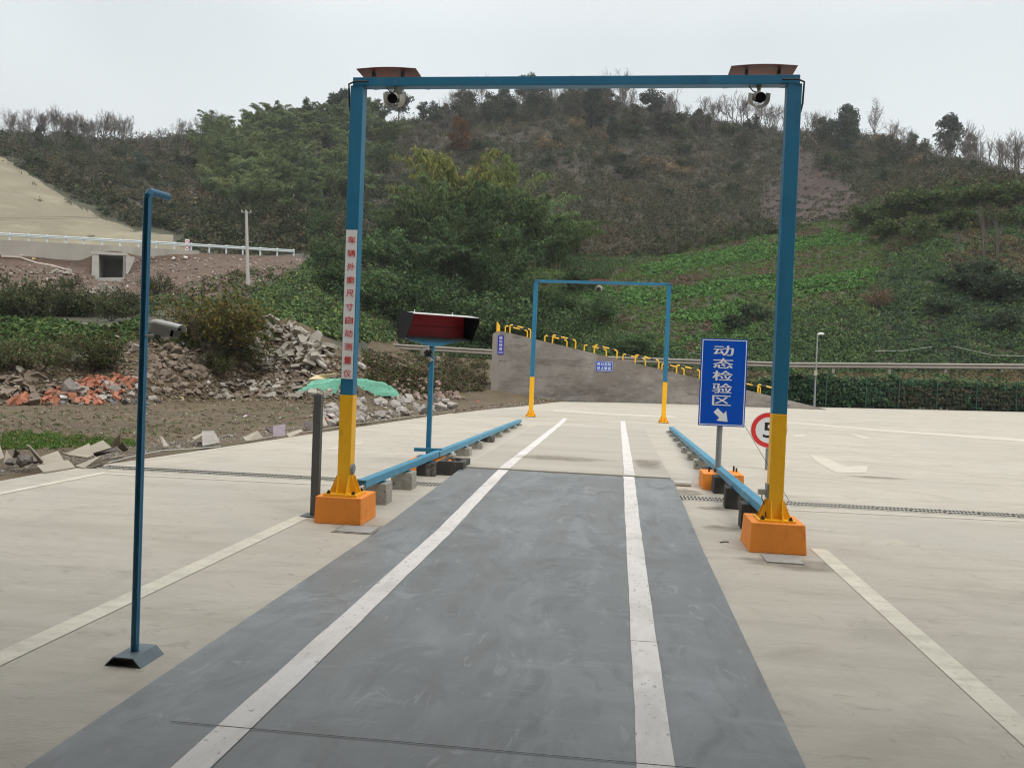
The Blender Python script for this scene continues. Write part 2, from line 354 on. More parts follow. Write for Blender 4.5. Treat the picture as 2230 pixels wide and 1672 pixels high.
def manhole(cx, cy, sx, sy, label, rim=True):
    t = thing('manhole_cover', label, 'manhole cover', (cx, cy, 0))
    MB().bbox(cx-sx/2, cx+sx/2, cy-sy/2, cy+sy/2, 0, .011).build('lid', M('lid steel', (.33, .325, .30), .6, (12, .2), stains=[(30, .5, .65, (.2, .2, .18), .7, (1, 3, 1))]), t)
    f = MB()
    if rim:
        for x0, x1, y0, y1 in ((-.5, .5, -.5, -.44), (-.5, .5, .44, .5), (-.5, -.42, -.44, .44), (.42, .5, -.44, .44)):
            f.bbox(cx+x0*sx*1.22, cx+x1*sx*1.22, cy+y0*sy*1.2, cy+y1*sy*1.2, -.01, .006)
        f.build('frame', M('lid surround', (.23, .21, .18), .8, (10, .2)), t)
manhole(-2.36, 7.47, .33, .29, 'square concrete manhole cover in a dark frame before the orange footing by the grey post')
manhole(1.49, 7.39, .31, .31, 'thin scratched steel manhole plate in front of the footing nearest the camera', False)

# ------------------------------------------------------------------ hall added unseen behind the camera to shade the near floor
hall = thing('shading_hall', 'unseen tall hall added behind the camera to shade the near floor and gate fronts', 'building', (0, -10, 0))
MB().bbox(-34, 30, -30, .6, 13.6, 14).build('roof', m['hall'], hall)
MB().bbox(-30, 28, .5, 3.45, 3.30, 3.45).build('canopy', m['soffit'], hall)  # low canopy added out of view to darken the floor nearest the camera
hb = MB(); hb.bbox(-34, -33.7, -30, .5, 0, 13.6); hb.bbox(29.7, 30, -30, .5, 0, 13.6); hb.bbox(-33.7, 29.7, -30, -29.7, 0, 13.6); hb.bbox(-33.7, -7.5, .2, .5, 0, 13.6); hb.bbox(7.5, 29.7, .2, .5, 0, 13.6); hb.bbox(-7.5, 7.5, .2, .5, 5.7, 13.6)
hb.build('wall', m['hall'], hall)

# ------------------------------------------------------------------ measuring gates
def lettering(chars, mat_, parent, C, r, u, n, cells, bold=.018, name='lettering', eps=.0025):
    """chars with their cells (x, y, w, h) on the panel plane at C with axes r, u and normal n"""
    C, r, u, n = [Vector([float(a) for a in q]) for q in (C, r, u, n)]; b = MB()
    for ch, (cx, cy, cw, chh) in zip(chars, cells):
        cu = bpy.data.curves.new('t', 'FONT'); cu.body = ch; cu.size = 1; cu.resolution_u = 4
        o = bpy.data.objects.new('t', cu); COL.objects.link(o); bpy.context.view_layer.update()
        me = bpy.data.meshes.new_from_object(o.evaluated_get(bpy.context.evaluated_depsgraph_get()))
        vs = np.array([v.co[:] for v in me.vertices])
        if len(vs):
            lo, hi = vs.min(0), vs.max(0); q = (vs-(lo+hi)/2)/np.maximum(hi-lo, 1e-6)
            for k_, (sx_, sy_) in enumerate(((-1, 0), (1, 0), (0, -.6), (0, .6))): b.add([C+r*(cx+a[0]*cw*.97+sx_*bold*cw*.55)+u*(cy+a[1]*chh*.97+sy_*bold*chh*.55)+n*(eps+.0004*k_) for a in q], [tuple(p_.vertices) for p_ in me.polygons])
        bpy.data.objects.remove(o); bpy.data.curves.remove(cu); bpy.data.meshes.remove(me)
    return b.build(name, mat_, parent)
def gate(Y, XL, XR, ztop, zb, split, tw, label, boxes):
    t = thing('measuring_gate', label, 'gate frame', ((XL+XR)/2, Y, 0))
    zbot = ztop-.085
    for x, sgn in ((XL, 1), (XR, -1)):
        p_ = MB(); p_.box((x, Y, (zb+split)/2), (tw, tw, split-zb), m=1); p_.box((x, Y, (split+zbot)/2+.001), (tw-.003, tw-.003, zbot-split+.002), m=0)
        post = p_.build('post', [m['blue'], m['yellow']], t, bevel=.006)
        p_ = MB(); p_.bbox(x-.165, x+.165, Y-.165, Y+.165, zb-.005, zb+.018)
        for dx in (-1, 1):
            for off in (-.05, .05):
                p_.prism([(x+dx*tw/2, Y+off, zb+.018), (x+dx*.15, Y+off, zb+.018), (x+dx*.135, Y+off, zb+.045), (x+dx*(tw/2+.012), Y+off, zb+.185), (x+dx*tw/2, Y+off, zb+.185)], (0, .009, 0))
                p_.prism([(x+off, Y+dx*tw/2, zb+.018), (x+off, Y+dx*.15, zb+.018), (x+off, Y+dx*.135, zb+.045), (x+off, Y+dx*(tw/2+.012), zb+.185), (x+off, Y+dx*tw/2, zb+.185)], (.009, 0, 0))
        bp = p_.build('base_plate', m['yellow'], post)
        p_ = MB()
        for dx in (-1, 1):
            for dy in (-1, 1): p_.tube([(x+dx*.125, Y+dy*.13, zb+.01), (x+dx*.125, Y+dy*.13, zb+.05)], .011, 6); p_.tube([(x+dx*.125, Y+dy*.13, zb+.018), (x+dx*.125, Y+dy*.13, zb+.034)], .02, 6)
        p_.build('bolts', m['rubber'], post)['kind'] = 'stuff'
        c = MB(); q = x-sgn*(tw/2+.012)
        c.tube([(x+sgn*.12, Y-.075, ztop-.05), (x-sgn*.02, Y-.078, ztop-.05), (q, Y-.076, ztop-.075), (q-sgn*.003, Y-.05, ztop-.12), (q-sgn*.001, Y-.04, ztop-.26), (q+sgn*.014, Y-.03, ztop-.34)], .009, 6)
        c.build('cable', m['rubber'], t)
    MB().bbox(XL-tw/2+.02, XR+tw/2-.02, Y-.055, Y+.055, ztop-.085, ztop).build('beam', m['blue'], t, bevel=.004)
    return t
GL, GR = -2.625, 1.495
gate1 = gate(7.86, GL, GR, 4.345, .268, 1.25, .132, 'tall blue and yellow measuring gate in the foreground, standing on orange footings', None)
def canopy(par, x0, x1, Y, z, d0=.02, name='canopy'):
    b = MB(); n = 8; V = []
    for i in range(n+1):
        x = x0+(x1-x0)*i/n; zz = z+.016*math.sin(math.pi*i/n)
        for y, dz in ((Y-d0, 0), (Y+.58, 0)): V += [(x, y, zz), (x, y, zz+.006)]
    F = []
    for i in range(n):
        a = 4*i; F += [(a, a+2, a+6, a+4), (a+1, a+5, a+7, a+3), (a, a+4, a+5, a+1), (a+2, a+3, a+7, a+6)]
    b.add(V, F+[(0, 1, 3, 2), (4*n, 4*n+2, 4*n+3, 4*n+1)]); o = b.build(name, m['red'], par)
    for x in (x0+.15, x1-.15):
        MB().bbox(x-.012, x+.012, Y+.04, Y+.10, z-.066, z-.001).build('bracket', m['grey'], par)
canopy(gate1, -2.63, -2.04, 7.80, 4.412); canopy(gate1, .92, 1.51, 7.80, 4.412)
# strip with red lettering on the left post
F_ = 7.86-.066
zt, zb_ = PY(775, 501, F_)[2], PY(757, 825, F_)[2]
st = MB().bbox(GL-.056, GL+.056, F_-.004, F_-.0005, zb_, zt).build('sign_strip', m['sticker'], gate1)
txt = '车辆外廓尺寸自动测量仪'
ys_ = [(zt-zb_)*(.5-(.054+.0895*(i+.15))) for i in range(11)]
lettering(txt, m['letterred'], st, (GL+.004, F_-.004, (zt+zb_)/2), (1, 0, 0), (0, 0, 1), (0, -1, 0), [(0, y, .080, .072) for y in ys_], .013)
jb = MB(); jb.tube([(GL+.066, 7.84, .52), (GL+.082, 7.84, .52)], .055, 16); jb.tube([(GL+.082, 7.84, .52), (GL+.09, 7.84, .52)], .046, 16); jb.build('junction_box', m['galv'], gate1)
jb = MB(); jb.bbox(GR-.085, GR-.066, 7.80, 7.90, .47, .60); jb.build('junction_box', m['galv'], gate1); MB().bbox(GR-.155, GR-.086, 7.81, 7.87, .50, .545).build('beam_sensor', m['housing'], gate1); MB().tube([(GR-.12, 7.84, .50), (GR-.12, 7.84, .46), (GR-.09, 7.83, .40), (GR-.085, 7.80, .30)], .005, 5).build('cable', m['rubber'], gate1)

def frustum(label, x0, x1, y0, y1, h, tp=.03, cat='footing', name='concrete_footing', mat_=None, group=None):
    b = MB(); b.box(((x0+x1)/2, (y0+y1)/2, h/2), (x1-x0, y1-y0, h), taper=tp)
    return tag(b.build(name, mat_ or m['orange'], origin=((x0+x1)/2, (y0+y1)/2, 0), bevel=.008), label, cat, group)
frustum('square orange painted footing beside the grey steel post', -2.865, -2.395, 7.66, 8.17, .262)
frustum('larger orange painted footing with a steel plate lying before it', 1.245, 1.75, 7.62, 8.16, .268, .07)
frustum('orange painted block under the red display post', -2.98, -2.38, 11.72, 12.3, .175)
frustum('orange painted block at the foot of the blue arrow sign', 1.22, 1.78, 11.5, 12.05, .225, .03)

gate2 = gate(26.03, -2.675, 1.486, 4.345, .02, 1.27, .135, 'slimmer looking blue and yellow gate at the far end of the lane', None)
xm = PY(1305, 617, 26.0)[0]; canopy(gate2, xm-.31, xm+.31, 25.98, 4.40)

def bullet(name, label, pos, direc, r=.045, L=.2, up=1, mount=None, scale=1.0, group=None):
    """small round camera: body, lens, half-round hood on its upper (or lower) side, bracket"""
    pos = Vector([float(a) for a in pos]); d = Vector(direc).normalized(); z = Vector((0, 0, 1)); rt = d.cross(z).normalized(); u = rt.cross(d).normalized()*up
    t = thing(name, label, 'camera', pos, group)
    MB().tube([pos-d*L*.5, pos-d*L*.46, pos+d*L*.44, pos+d*L*.5], [r*.8, r, r, r*.97], 16).build('body', m['housing'], t, smooth=False)
    MB().tube([pos+d*(L*.5-.004), pos+d*(L*.5+.004)], r*1.02, 16).build('lens', m['lens'], t)
    b = MB(); n = 12; R = r*1.62; V = []; pos = pos+u*r*.22
    for s in (-L*.52, L*.66):
        for rr in (R, R+.004):
            V += [pos+d*s+rt*(-rr)+u*(-r*1.0)]
            for k in range(n+1):
                a = math.pi*k/n; V.append(pos+d*s+rt*(-math.cos(a)*rr)+u*(math.sin(a)*rr))
            V += [pos+d*s+rt*rr+u*(-r*1.0)]; 
    q = n+3; F = []
    for k in range(q-1): F += [(k, k+1, 2*q+k+1, 2*q+k), (q+k, 3*q+k, 3*q+k+1, q+k+1), (k, q+k, q+k+1, k+1), (2*q+k, 2*q+k+1, 3*q+k+1, 3*q+k)]
    F += [(0, 2*q, 3*q, q), (q-1, 2*q-1, 4*q-1, 3*q-1)]
    b.add(V, F).build('hood', m['housing'], t)
    if mount is not None:
        mt = Vector([float(a) for a in mount]); b = MB()
        b.tube([mt, mt+(pos-mt)*.3, pos-u*r*.6], [r*.55, r*.33, r*.4], 8); b.tube([mt, mt+(mt-pos).normalized()*.012], r*.8, 8)
        b.build('bracket', m['housing'], t)
        b = MB(); b.tube([pos-d*L*.3-u*r, mt+rt*.05-d*.02+(pos-mt)*.4, mt+rt*.09], .006, 5); b.build('cable', m['rubber'], t)
    return t
for px_, lab in (((860, 214), 'small pale camera under the beam end nearest the lettered post'), ((1652.5, 212), 'small pale camera under the beam end above the blue sign')):
    c = PY(px_[0], px_[1], 7.84)
    bullet('surveillance_camera', lab, c, (.02, -1, -.36), .047, .2, -1, (c[0], 7.86, 4.258))
c = PY(1304, 629, 26.03); bullet('surveillance_camera', 'tiny white camera hanging from the middle of the far gate', c, (-.1, -1, -.4), .06, .22, 1, (c[0], 26.03, 4.255))

# ------------------------------------------------------------------ rails on blocks
def railz(y): return .345+(y-8.4)*(.135-.345)/(22.3-8.4)
def rail(xc, label, y0):
    t = thing('guide_rail', label, 'guide rail', (xc, y0, 0))
    for a, c, dx in ((y0, 11.95, 0.0), (11.86, 22.3, .012)):
        b = MB(); z0, z1 = railz(a), railz(c)+(.006 if dx else 0)
        w0, h0 = .05, .078
        for x0, x1, zz0, zz1 in ((-w0, w0, -.008, 0), (-w0, -w0+.007, -h0, -.008), (w0-.007, w0, -h0, -.008)):
            V = [(xc+dx+x, y, (z0 if y == a else z1)+z) for y in (a, c) for x, z in ((x0, zz0), (x1, zz0), (x1, zz1), (x0, zz1))]
            b.add(V, [(0, 1, 2, 3), (7, 6, 5, 4), (0, 4, 5, 1), (1, 5, 6, 2), (2, 6, 7, 3), (3, 7, 4, 0)])
        b.build('rail_section', M('rail paint', (.055, .25, .38), .45, (3, .12), stains=[(9, .56, .7, (.30, .36, .40), .5, (1, .4, 1))]), t)
    return t
railL = rail(-2.6, 'long blue steel rail on blocks beside the rubble ground', 8.3)
railR = rail(1.47, 'long blue steel rail on blocks beside the open yard', 8.1)
def clip(par, x, y, top):
    b = MB(); b.bbox(x-.06, x+.06, y-.05, y+.05, top, top+.012); b.tube([(x, y, top), (x, y, railz(y)-.008)], .014, 6); b.build('foot', m['blue'], par)
blkL = [(8.98, .235, 0), (10.12, .215, 0), (11.42, .185, 1), (12.75, .17, 0), (14.15, .145, 0), (15.45, .125, 0), (16.9, .105, 1), (18.2, .09, 0), (19.55, .08, 0), (20.85, .065, 0), (21.95, .05, 0)]
blkR = [(8.85, .262, 1), (10.1, .25, 1), (11.32, .22, 1), (12.75, .17, 1), (14.05, .15, 0), (15.4, .13, 0), (16.7, .11, 0), (18.0, .095, 0), (19.4, .08, 0), (20.75, .065, 0), (21.95, .05, 0)]
ordn = ['first', 'second', 'third', 'fourth', 'fifth', 'sixth', 'seventh', 'eighth', 'ninth', 'tenth', 'eleventh']
for side, lst, xc, par in (('rubble-side', blkL, -2.62, railL), ('open-yard side', blkR, 1.47, railR)):
    for i, (y, h, dk) in enumerate(lst):
        lab = f"{'tarred black' if dk else 'pale grey'} cast block, {ordn[i]} from the near gate under the {side} rail"
        w_ = .27 if h > .1 else .25
        b = MB(); b.box((xc, y, h/2), (w_, .25, h), random.uniform(-.05, .05), taper=.02)
        tag(b.build('support_block', m['darkblock' if dk else 'block'], origin=(xc, y, 0), bevel=.006), lab, 'block', 'cast blocks under the rails')
        clip(par, xc+(.02 if xc < 0 else 0), y, h)
hb = MB(); x0, x1, y0, y1, h = -2.49, -2.12, 11.5, 12.08, .2
for a in ((x0, x1, y0, y0+.09), (x0, x1, y1-.09, y1), (x0, x0+.08, y0+.09, y1-.09), (x1-.08, x1, y0+.09, y1-.09)): hb.bbox(*a, 0, h)
hb.bbox(x0+.08, x1-.08, y0+.09, y1-.09, 0, .12)
tag(hb.build('hollow_block', m['darkblock'], origin=(-2.3, 11.8, 0), bevel=.005), 'hollow dark concrete block at the corner of the grey painted lane', 'block')
pp = MB(); pp.tube([(.80, 11.75, .04), (1.09, 11.77, .035)], .036, 12); tag(pp.build('drain_pipe', m['pvc'], origin=(.9, 11.76, 0), smooth=False), 'short pale pipe lying out of the slab edge', 'pipe')
tw = MB(); q = [G(*a) for a in ((1568, 1182), (1578, 1180), (1587, 1181))]; tw.tube([(a[0], a[1], .006) for a in q], .005, 5); tag(tw.build('twig', m['rubber'], origin=q[0]), 'small dark twig on the concrete beside the grey lane', 'twig')

# ------------------------------------------------------------------ foreground pole, its camera, grey post
bp_ = np.array([-2.425, 3.965, .05]); tp = G(316, 420, 2.40); tp = np.array([bp_[0]+.0, bp_[1]+.0, PY(316, 416, 3.965)[2]])
pl = thing('camera_pole', 'dark blue steel pole with a short bent arm, standing alone on its own foot', 'pole', (bp_[0], bp_[1], 0))
e1 = G(366, 429, tp[2]); dr = np.array([e1[0]-tp[0], e1[1]-tp[1], 0])
b = MB(); b.tube([bp_, tp-np.array([0, 0, .06])], .0205, 12); b.box((bp_[0]+.012, bp_[1]-.0155, (tp[2]+.05)/2), (.012, .012, tp[2]-.12))
b.build('pole_tube', m['blue'], pl, smooth=False)
b = MB(); b.tube([tp-np.array([0, 0, .06]), tp-np.array([0, 0, .02])+dr*.03, tp+dr*.12, tp+dr*.2, tp+dr], [.0205, .0205, .02, .019, .019], 12); b.build('arm', m['blue'], pl)
prof = [(-.10, 0), (-.055, .047), (.055, .047), (.10, 0)]; b = MB()
outer = prof; inner = [(-.092, -.001), (-.052, .040), (.052, .040), (.092, -.001)]
y0, y1 = 3.86, 4.075
for i in range(3):
    q = [outer[i], outer[i+1], inner[i+1], inner[i]]; b.prism([(bp_[0]+x, y0, z) for x, z in q], (0, y1-y0, 0))
b.build('foot_plate', M('grey blue foot', (.13, .17, .19), .5, (8, .15)), pl)
cc = T(362, 716, 4.02)
cm = thing('box_camera', 'pale box camera with a sun hood on the lone blue pole', 'camera', cc)
d_ = Vector((.95, -.18, -.17)).normalized(); rt_ = d_.cross(Vector((0, 0, 1))).normalized(); u_ = rt_.cross(d_)
R_ = Matrix((d_, rt_*-1, u_)).transposed()
C_ = Vector([float(a) for a in cc])
b = MB(); hw, hh, n = .030, .034, 10
def sect(s, k=1.0, flo=-1): return [C_+d_*s+rt_*(x*k)+u_*(z*k) for x, z in [(-hw, flo*hh), (-hw, hh*.35)]+[(-hw*math.cos(math.pi*i/n), hh*.35+hh*.62*math.sin(math.pi*i/n)) for i in range(1, n)]+[(hw, hh*.35), (hw, flo*hh)]]
ss = [sect(-.078, .93), sect(-.072), sect(.05)]; q = len(ss[0]); V = sum(ss, []); F = [(j*q+k, (j+1)*q+k, (j+1)*q+(k+1) % q, j*q+(k+1) % q) for j in range(2) for k in range(q)]
b.add(V, F+[tuple(range(q)), tuple(range(3*q-1, 2*q-1, -1))]); b.build('body', m['housingwhite'], cm)
b = MB(); V = sect(-.06, 1.07, .1)+sect(.092, 1.07, .1)+sect(-.06, 1.13, .1)+sect(.092, 1.13, .1)
F = []
for k in range(q-1): F += [(k, k+1, q+k+1, q+k), (2*q+k, 3*q+k, 3*q+k+1, 2*q+k+1), (k, 2*q+k, 2*q+k+1, k+1), (q+k, q+k+1, 3*q+k+1, 3*q+k)]
b.add(V, F); b.build('hood', m['housingwhite'], cm)
b = MB(); b.box(C_+d_*.057-u_*.008, (.016, .05, .044), R=R_); b.build('lens', m['lens'], cm)
b = MB(); k0 = Vector((float(bp_[0]), float(bp_[1]), float(C_.z-.034)))
b.tube([k0, k0+(C_-k0)*.4-Vector((0, 0, .012)), C_-d_*.05-u_*.043], .007, 8); b.box(C_-d_*.03-u_*.042, (.04, .03, .018), R=R_); b.build('bracket', m['galv'], cm)
b = MB(); a0 = C_-d_*.065-u_*.04; b.tube([a0, a0+Vector((.012, 0, -.02)), a0+Vector((.035, 0, -.038)), a0+Vector((.05, 0, -.043))], .003, 6); b.tube([C_-d_*.07+u_*.048, C_-d_*.05+u_*.056, C_-d_*.025+u_*.05], .0025, 5); b.build('cable', m['rubber'], cm)
gp = thing('steel_post', 'plain grey square steel post beside the orange footing', 'post', (-2.985, 8.0, 0))
b = MB(); b.bbox(-3.025, -2.945, 7.97, 8.04, .01, 1.235); b.build('post_tube', m['grey'], gp, bevel=.004)
b = MB(); b.bbox(-3.10, -2.87, 7.9, 8.1, -.005, .012); b.build('base_plate', m['grey'], gp)

# ------------------------------------------------------------------ red display on its post
D = thing('display_board', 'dark red electronic display with black visor on a blue post', 'display board', (-2.8, 12.23, 0))
ptop = PY(941, 754, 12.23)[2]
b = MB(); b.box((-2.8, 12.23, (.175+ptop)/2), (.068, .068, ptop-.175)); b.bbox(-2.95, -2.65, 12.1, 12.36, .172, .185); b.build('post', m['blue'], D, bevel=.004)
b = MB(); b.box((-2.78, 12.12, .285), (.42, .075, .05), .2); b.build('base_bracket', m['blue'], D)
fa = math.radians(40); tv = Vector((math.cos(fa), math.sin(fa), 0)); nv = Vector((math.sin(fa), -math.cos(fa), 0)); zv = Vector((0, 0, 1))
BL = Vector([float(a) for a in PY(871.5, 736, 12.0)]); Wd, Ht, Dt, Db = 1.13, .40, .40, .2
def bp(a, h, s): return BL+tv*a+zv*h+nv*s
b = MB(); b.prism([bp(0, 0, 0), bp(Wd, 0, 0), bp(Wd, Ht, 0), bp(0, Ht, 0)], -nv*.09); b.build('cabinet', m['cabinet'], D)
for a, s in ((0, 1), (Wd, -1)):
    b = MB(); b.prism([bp(a, 0, 0), bp(a, 0, Db), bp(a, Ht-.115, Dt), bp(a, Ht-.035, Dt), bp(a, Ht, .1), bp(a, Ht, 0)], tv*.012*s); b.build('side_panel', m['cabinet'], D)
b = MB(); b.prism([bp(.0125, Ht-.004, .0), bp(.0125, Ht-.004, .1), bp(.0125, Ht-.04, Dt), bp(.0125, Ht-.048, Dt), bp(.0125, Ht-.014, .1), bp(.0125, Ht-.014, 0)], tv*(Wd-.025)); b.build('visor', m['tin'], D)
b = MB(); b.prism([bp(.0125, 0, 0), bp(.0125, 0, Db), bp(.0125, .035, Db-.03), bp(.0125, .035, 0)], tv*(Wd-.025)); b.build('sill', m['cabinet'], D)
b = MB()
for h0, h1 in ((.045, .20), (.208, Ht-.02)): b.prism([bp(.04, h0, .003), bp(Wd-.06, h0, .003), bp(Wd-.06, h1, .003), bp(.04, h1, .003)], nv*.006)
b.build('screen', m['screen'], D)
b = MB(); mid = Vector((-2.8, 12.23, BL.z)); b.prism([mid-tv*.48-zv*.004, mid+tv*.48-zv*.004, mid+tv*.06-zv*.10, mid-tv*.06-zv*.10], nv*.05); b.build('bracket_plate', m['blue'], D)
b = MB()
for a in (.2, .85): b.tube([bp(a, Ht-.01, .04), bp(a, Ht+.035, .04)], .008, 6)
b.build('lifting_eye', m['tin'], D)
c = PX(933.5, 768.5, -2.86); bullet('surveillance_camera', 'small white round camera clamped on the display post', (c[0], 12.14, PY(934, 768.5, 12.14)[2]), (.45, -.9, -.2), .045, .16, 1, (-2.8, 12.19, PY(934, 784, 12.19)[2]))

# ------------------------------------------------------------------ blue arrow sign, round sign
SP = PX(1571, 1019, 1.52); ysg = float(SP[1])
sg = thing('arrow_sign', 'tall blue sign with white characters and an arrow', 'sign', (1.53, ysg, 0))
ysg = 11.75; Pc = PY(1574.5, 833, ysg-.06)
hx, hz = .315, .605
Rr = Vector((1, .0, 0)); Uu = Vector((0, 0, 1)); Nn = Vector((0, -1, 0)); Pc = Vector([float(a) for a in Pc])
b = MB(); b.tube([(Pc.x-.01, ysg, .02), (Pc.x-.01, ysg, Pc.z+hz*.7)], .04, 12); b.build('post', m['galv'], sg)
def board(par, C, hx, hz, mat_, th=.012, name='panel'):
    b = MB(); b.prism([C-Rr*hx-Uu*hz, C+Rr*hx-Uu*hz, C+Rr*hx+Uu*hz, C-Rr*hx+Uu*hz], -Nn*th); return b.build(name, mat_, par)
def frame(par, C, hx, hz, ins, wd, mat_, eps=.002, name='border', Rr=Rr, Uu=Uu, Nn=Nn):
    b = MB(); o = C+Nn*eps
    for x0, x1, z0, z1 in ((-hx+ins, hx-ins, hz-ins-wd, hz-ins), (-hx+ins, hx-ins, -hz+ins, -hz+ins+wd), (-hx+ins, -hx+ins+wd, -hz+ins+wd, hz-ins-wd), (hx-ins-wd, hx-ins, -hz+ins+wd, hz-ins-wd)):
        b.quad(o+Rr*x0+Uu*z0, o+Rr*x1+Uu*z0, o+Rr*x1+Uu*z1, o+Rr*x0+Uu*z1)
    return b.build(name, mat_, par)
pn = board(sg, Pc, hx, hz, m['signblue']); frame(pn, Pc, hx, hz, .014, .011, m['white'])
cz = [(703-v)/570*2*hz for v in (495, 577, 658, 740, 820)]
lettering('动态检验区', m['white'], pn, Pc, Rr, Uu, Nn, [(-.01, z, .275 if i < 4 else .255, .142) for i, z in enumerate(cz)], .03)
ac = Pc+Uu*((703-918)/570*2*hz)+Nn*.0025; a0, a1 = Rr*-.098+Uu*.083, Rr*.085+Uu*-.085; ad = (a1-a0).normalized(); an = Nn.cross(ad)
b = MB(); hd = a1-ad*.10
h0 = hd-ad*.02; b.add([ac+a0*.86-an*.04, ac+h0-an*.04, ac+h0-an*.095, ac+a1, ac+h0+an*.095, ac+h0+an*.04, ac+a0*.86+an*.04], [(0, 1, 5, 6), (2, 3, 1), (1, 3, 5), (3, 4, 5)])
b.build('arrow', m['white'], pn)
b = MB(); b.tube([(Pc.x-.01, ysg, .02), (Pc.x-.01, ysg, .27)], .055, 10); b.tube([(Pc.x-.14, ysg-.1, .235), (Pc.x-.14, ysg-.1, .30)], .013, 6); b.tube([(Pc.x+.22, ysg+.1, .235), (Pc.x+.22, ysg+.1, .31)], .013, 6); b.tube([(Pc.x+.25, ysg+.05, .235), (Pc.x+.25, ysg+.05, .29)], .013, 6); b.build('anchor_bolts', m['rubber'], sg)['kind'] = 'stuff'
Yr = 14.3; Rc = Vector([float(a) for a in PY(1674.5, 936.5, Yr)])
rs = thing('speed_sign', 'round red ringed speed limit sign half hidden by the yellow post', 'sign', (Rc.x, Yr+.05, 0))
b = MB(); b.tube([(Rc.x, Yr+.05, 0), (Rc.x, Yr+.05, Rc.z+.2)], .03, 10); b.build('post', m['galv'], rs)
def disc(C, r, mat_, par, eps, name, r2=None, n=40):
    b = MB(); o = C+Nn*eps
    ring = [o+Rr*r*math.cos(2*math.pi*k/n)+Uu*r*math.sin(2*math.pi*k/n) for k in range(n)]
    if r2 is None: b.add(ring, [tuple(range(n))])
    else:
        ring2 = [o+Rr*r2*math.cos(2*math.pi*k/n)+Uu*r2*math.sin(2*math.pi*k/n) for k in range(n)]
        b.add(ring+ring2, [(k, (k+1) % n, n+(k+1) % n, n+k) for k in range(n)])
    return b.build(name, mat_, par)
r0 = .305
b = MB(); b.tube([Rc-Nn*.012, Rc], r0, 40); pn = b.build('panel', m['white'], rs)
disc(Rc, r0*.96, m['signred'], pn, .002, 'red_ring', r0*.72)
lettering('5', m['blackfilm'], pn, Rc, Rr, Uu, Nn, [(0, 0, .19, .26)], .035)
wv = MB(); g_ = G(1719.6, 1094); wv.tube([PY(1622, 927, ysg-.03), (g_[0], g_[1], .01)], .0035, 4); tag(wv.build('stay_wire', m['rubber'], origin=g_), 'thin dark stay wire running from the blue sign down to the drain', 'wire')

# ------------------------------------------------------------------ parking ramp with hoops
A_, B_ = G(1070, 864), PY(1800, 887, 42.6); A_[2] = B_[2] = 0
ab = B_-A_; RL = float(np.linalg.norm(ab)); t_ = ab/RL; nb = np.array([-t_[1], t_[0], 0])
RH = float(T(1083, 721, (A_-EYEP)@FH)[2]); RW = 3.7
def rp(s, z, o=0.0): return A_+t_*s+nb*o+np.array([0, 0, z])
def rtop(s): return RH-max(0, s-.45)*(RH-.03)/(RL-.45) if s > .45 else RH-.02
rampo = thing('parking_ramp', 'long rendered concrete test ramp sloping down to the yard', 'ramp', A_)
b = MB(); b.prism([rp(.30, -.05), rp(RL, -.05), rp(RL, .03), rp(.45, RH), rp(.3, RH-.005)], nb*RW); b.build('wall', m['wall'], rampo)
b = MB(); b.prism([rp(-.05, -.05, -.006), rp(.30, -.05, -.006), rp(.30, RH+.0, -.006), rp(.16, RH-.01, -.006), rp(-.05, RH-.14, -.006)], nb*(RW+.02)); b.build('edge_strip', m['walledge'], rampo)
kb = MB(); kb.prism([rp(-1.6, -.05, -.25), rp(3.2, -.05, -.25), rp(3.2, .05, -.25), rp(-1.6, .10, -.25)], nb*.235); tag(kb.build('kerb_slab', m['walledge'], origin=rp(0, 0)), 'low pale concrete slab along the foot of the ramp end', 'kerb slab')
def ramp_s(x, o):
    lo, hi = 0.0, RL
    for _ in range(40):
        md = (lo+hi)/2
        if proj(rp(md, rtop(md), o))[0] < x: lo = md
        else: hi = md
    return lo
yel2 = M('barrier yellow', (.80, .46, .015), .4, (4, .06))
def hoop(xa, xb, o, label, h=.42):
    sa, sb = ramp_s(xa, o), ramp_s(xb, o); r = .038
    t = thing('barrier_hoop', label, 'barrier', rp(sa, rtop(sa), o), 'striped hoops along the ramp')
    pa, pb = rp(sa, rtop(sa), o), rp(sb, rtop(sb), o); up = np.array([0, 0, h]); al = (pb-pa)
    for p_, sg_ in ((pa, 1), (pb, -1)):
        MB().tube([p_-[0, 0, .02], p_+up-[0, 0, .09], p_+up-[0, 0, .03]+al*sg_*.02, p_+up+al*sg_*.06, p_+up+al*sg_*.13], r, 8).build('leg', yel2, t)
    MB().tube([pa+up+al*.13, pb+up-al*.13], r*.93, 8).build('bar', m['black'], t)
    MB().tube([pa+up+al*.36, pb+up-al*.36], r*1.03, 8).build('band', yel2, t)
near_ = [(1110, 1155), (1203, 1253), (1294, 1343), (1383, 1434), (1473, 1523), (1562, 1612), (1650, 1700)]
far_ = [(1100, 1148), (1186, 1234), (1272, 1320), (1356, 1405), (1441, 1489), (1524, 1573), (1607, 1655)]
words = ['highest', 'second highest', 'third highest', 'middle', 'third lowest', 'second lowest', 'lowest']
for k in range(7):
    hoop(*near_[k], .12, f'yellow and black hoop, {words[k]} in the row along the ramp front edge')
    hoop(*far_[k], RW-.14, f'yellow and black hoop, {words[k]} in the row along the ramp rear edge', .46)
for k in range(4):
    o = .1+k*1.15; p_ = rp(.16, RH-.015, o)
    tag(MB().tube([p_-[0, 0, .03], p_+[0, 0, .44], p_+[0, 0, .47]], [.045, .045, .03], 10).build('bollard', yel2, origin=p_), f'yellow bollard at the top end of the ramp, {["nearest to", "second from", "third from", "farthest from"][k]} the front edge', 'bollard', 'yellow bollards at the ramp top')
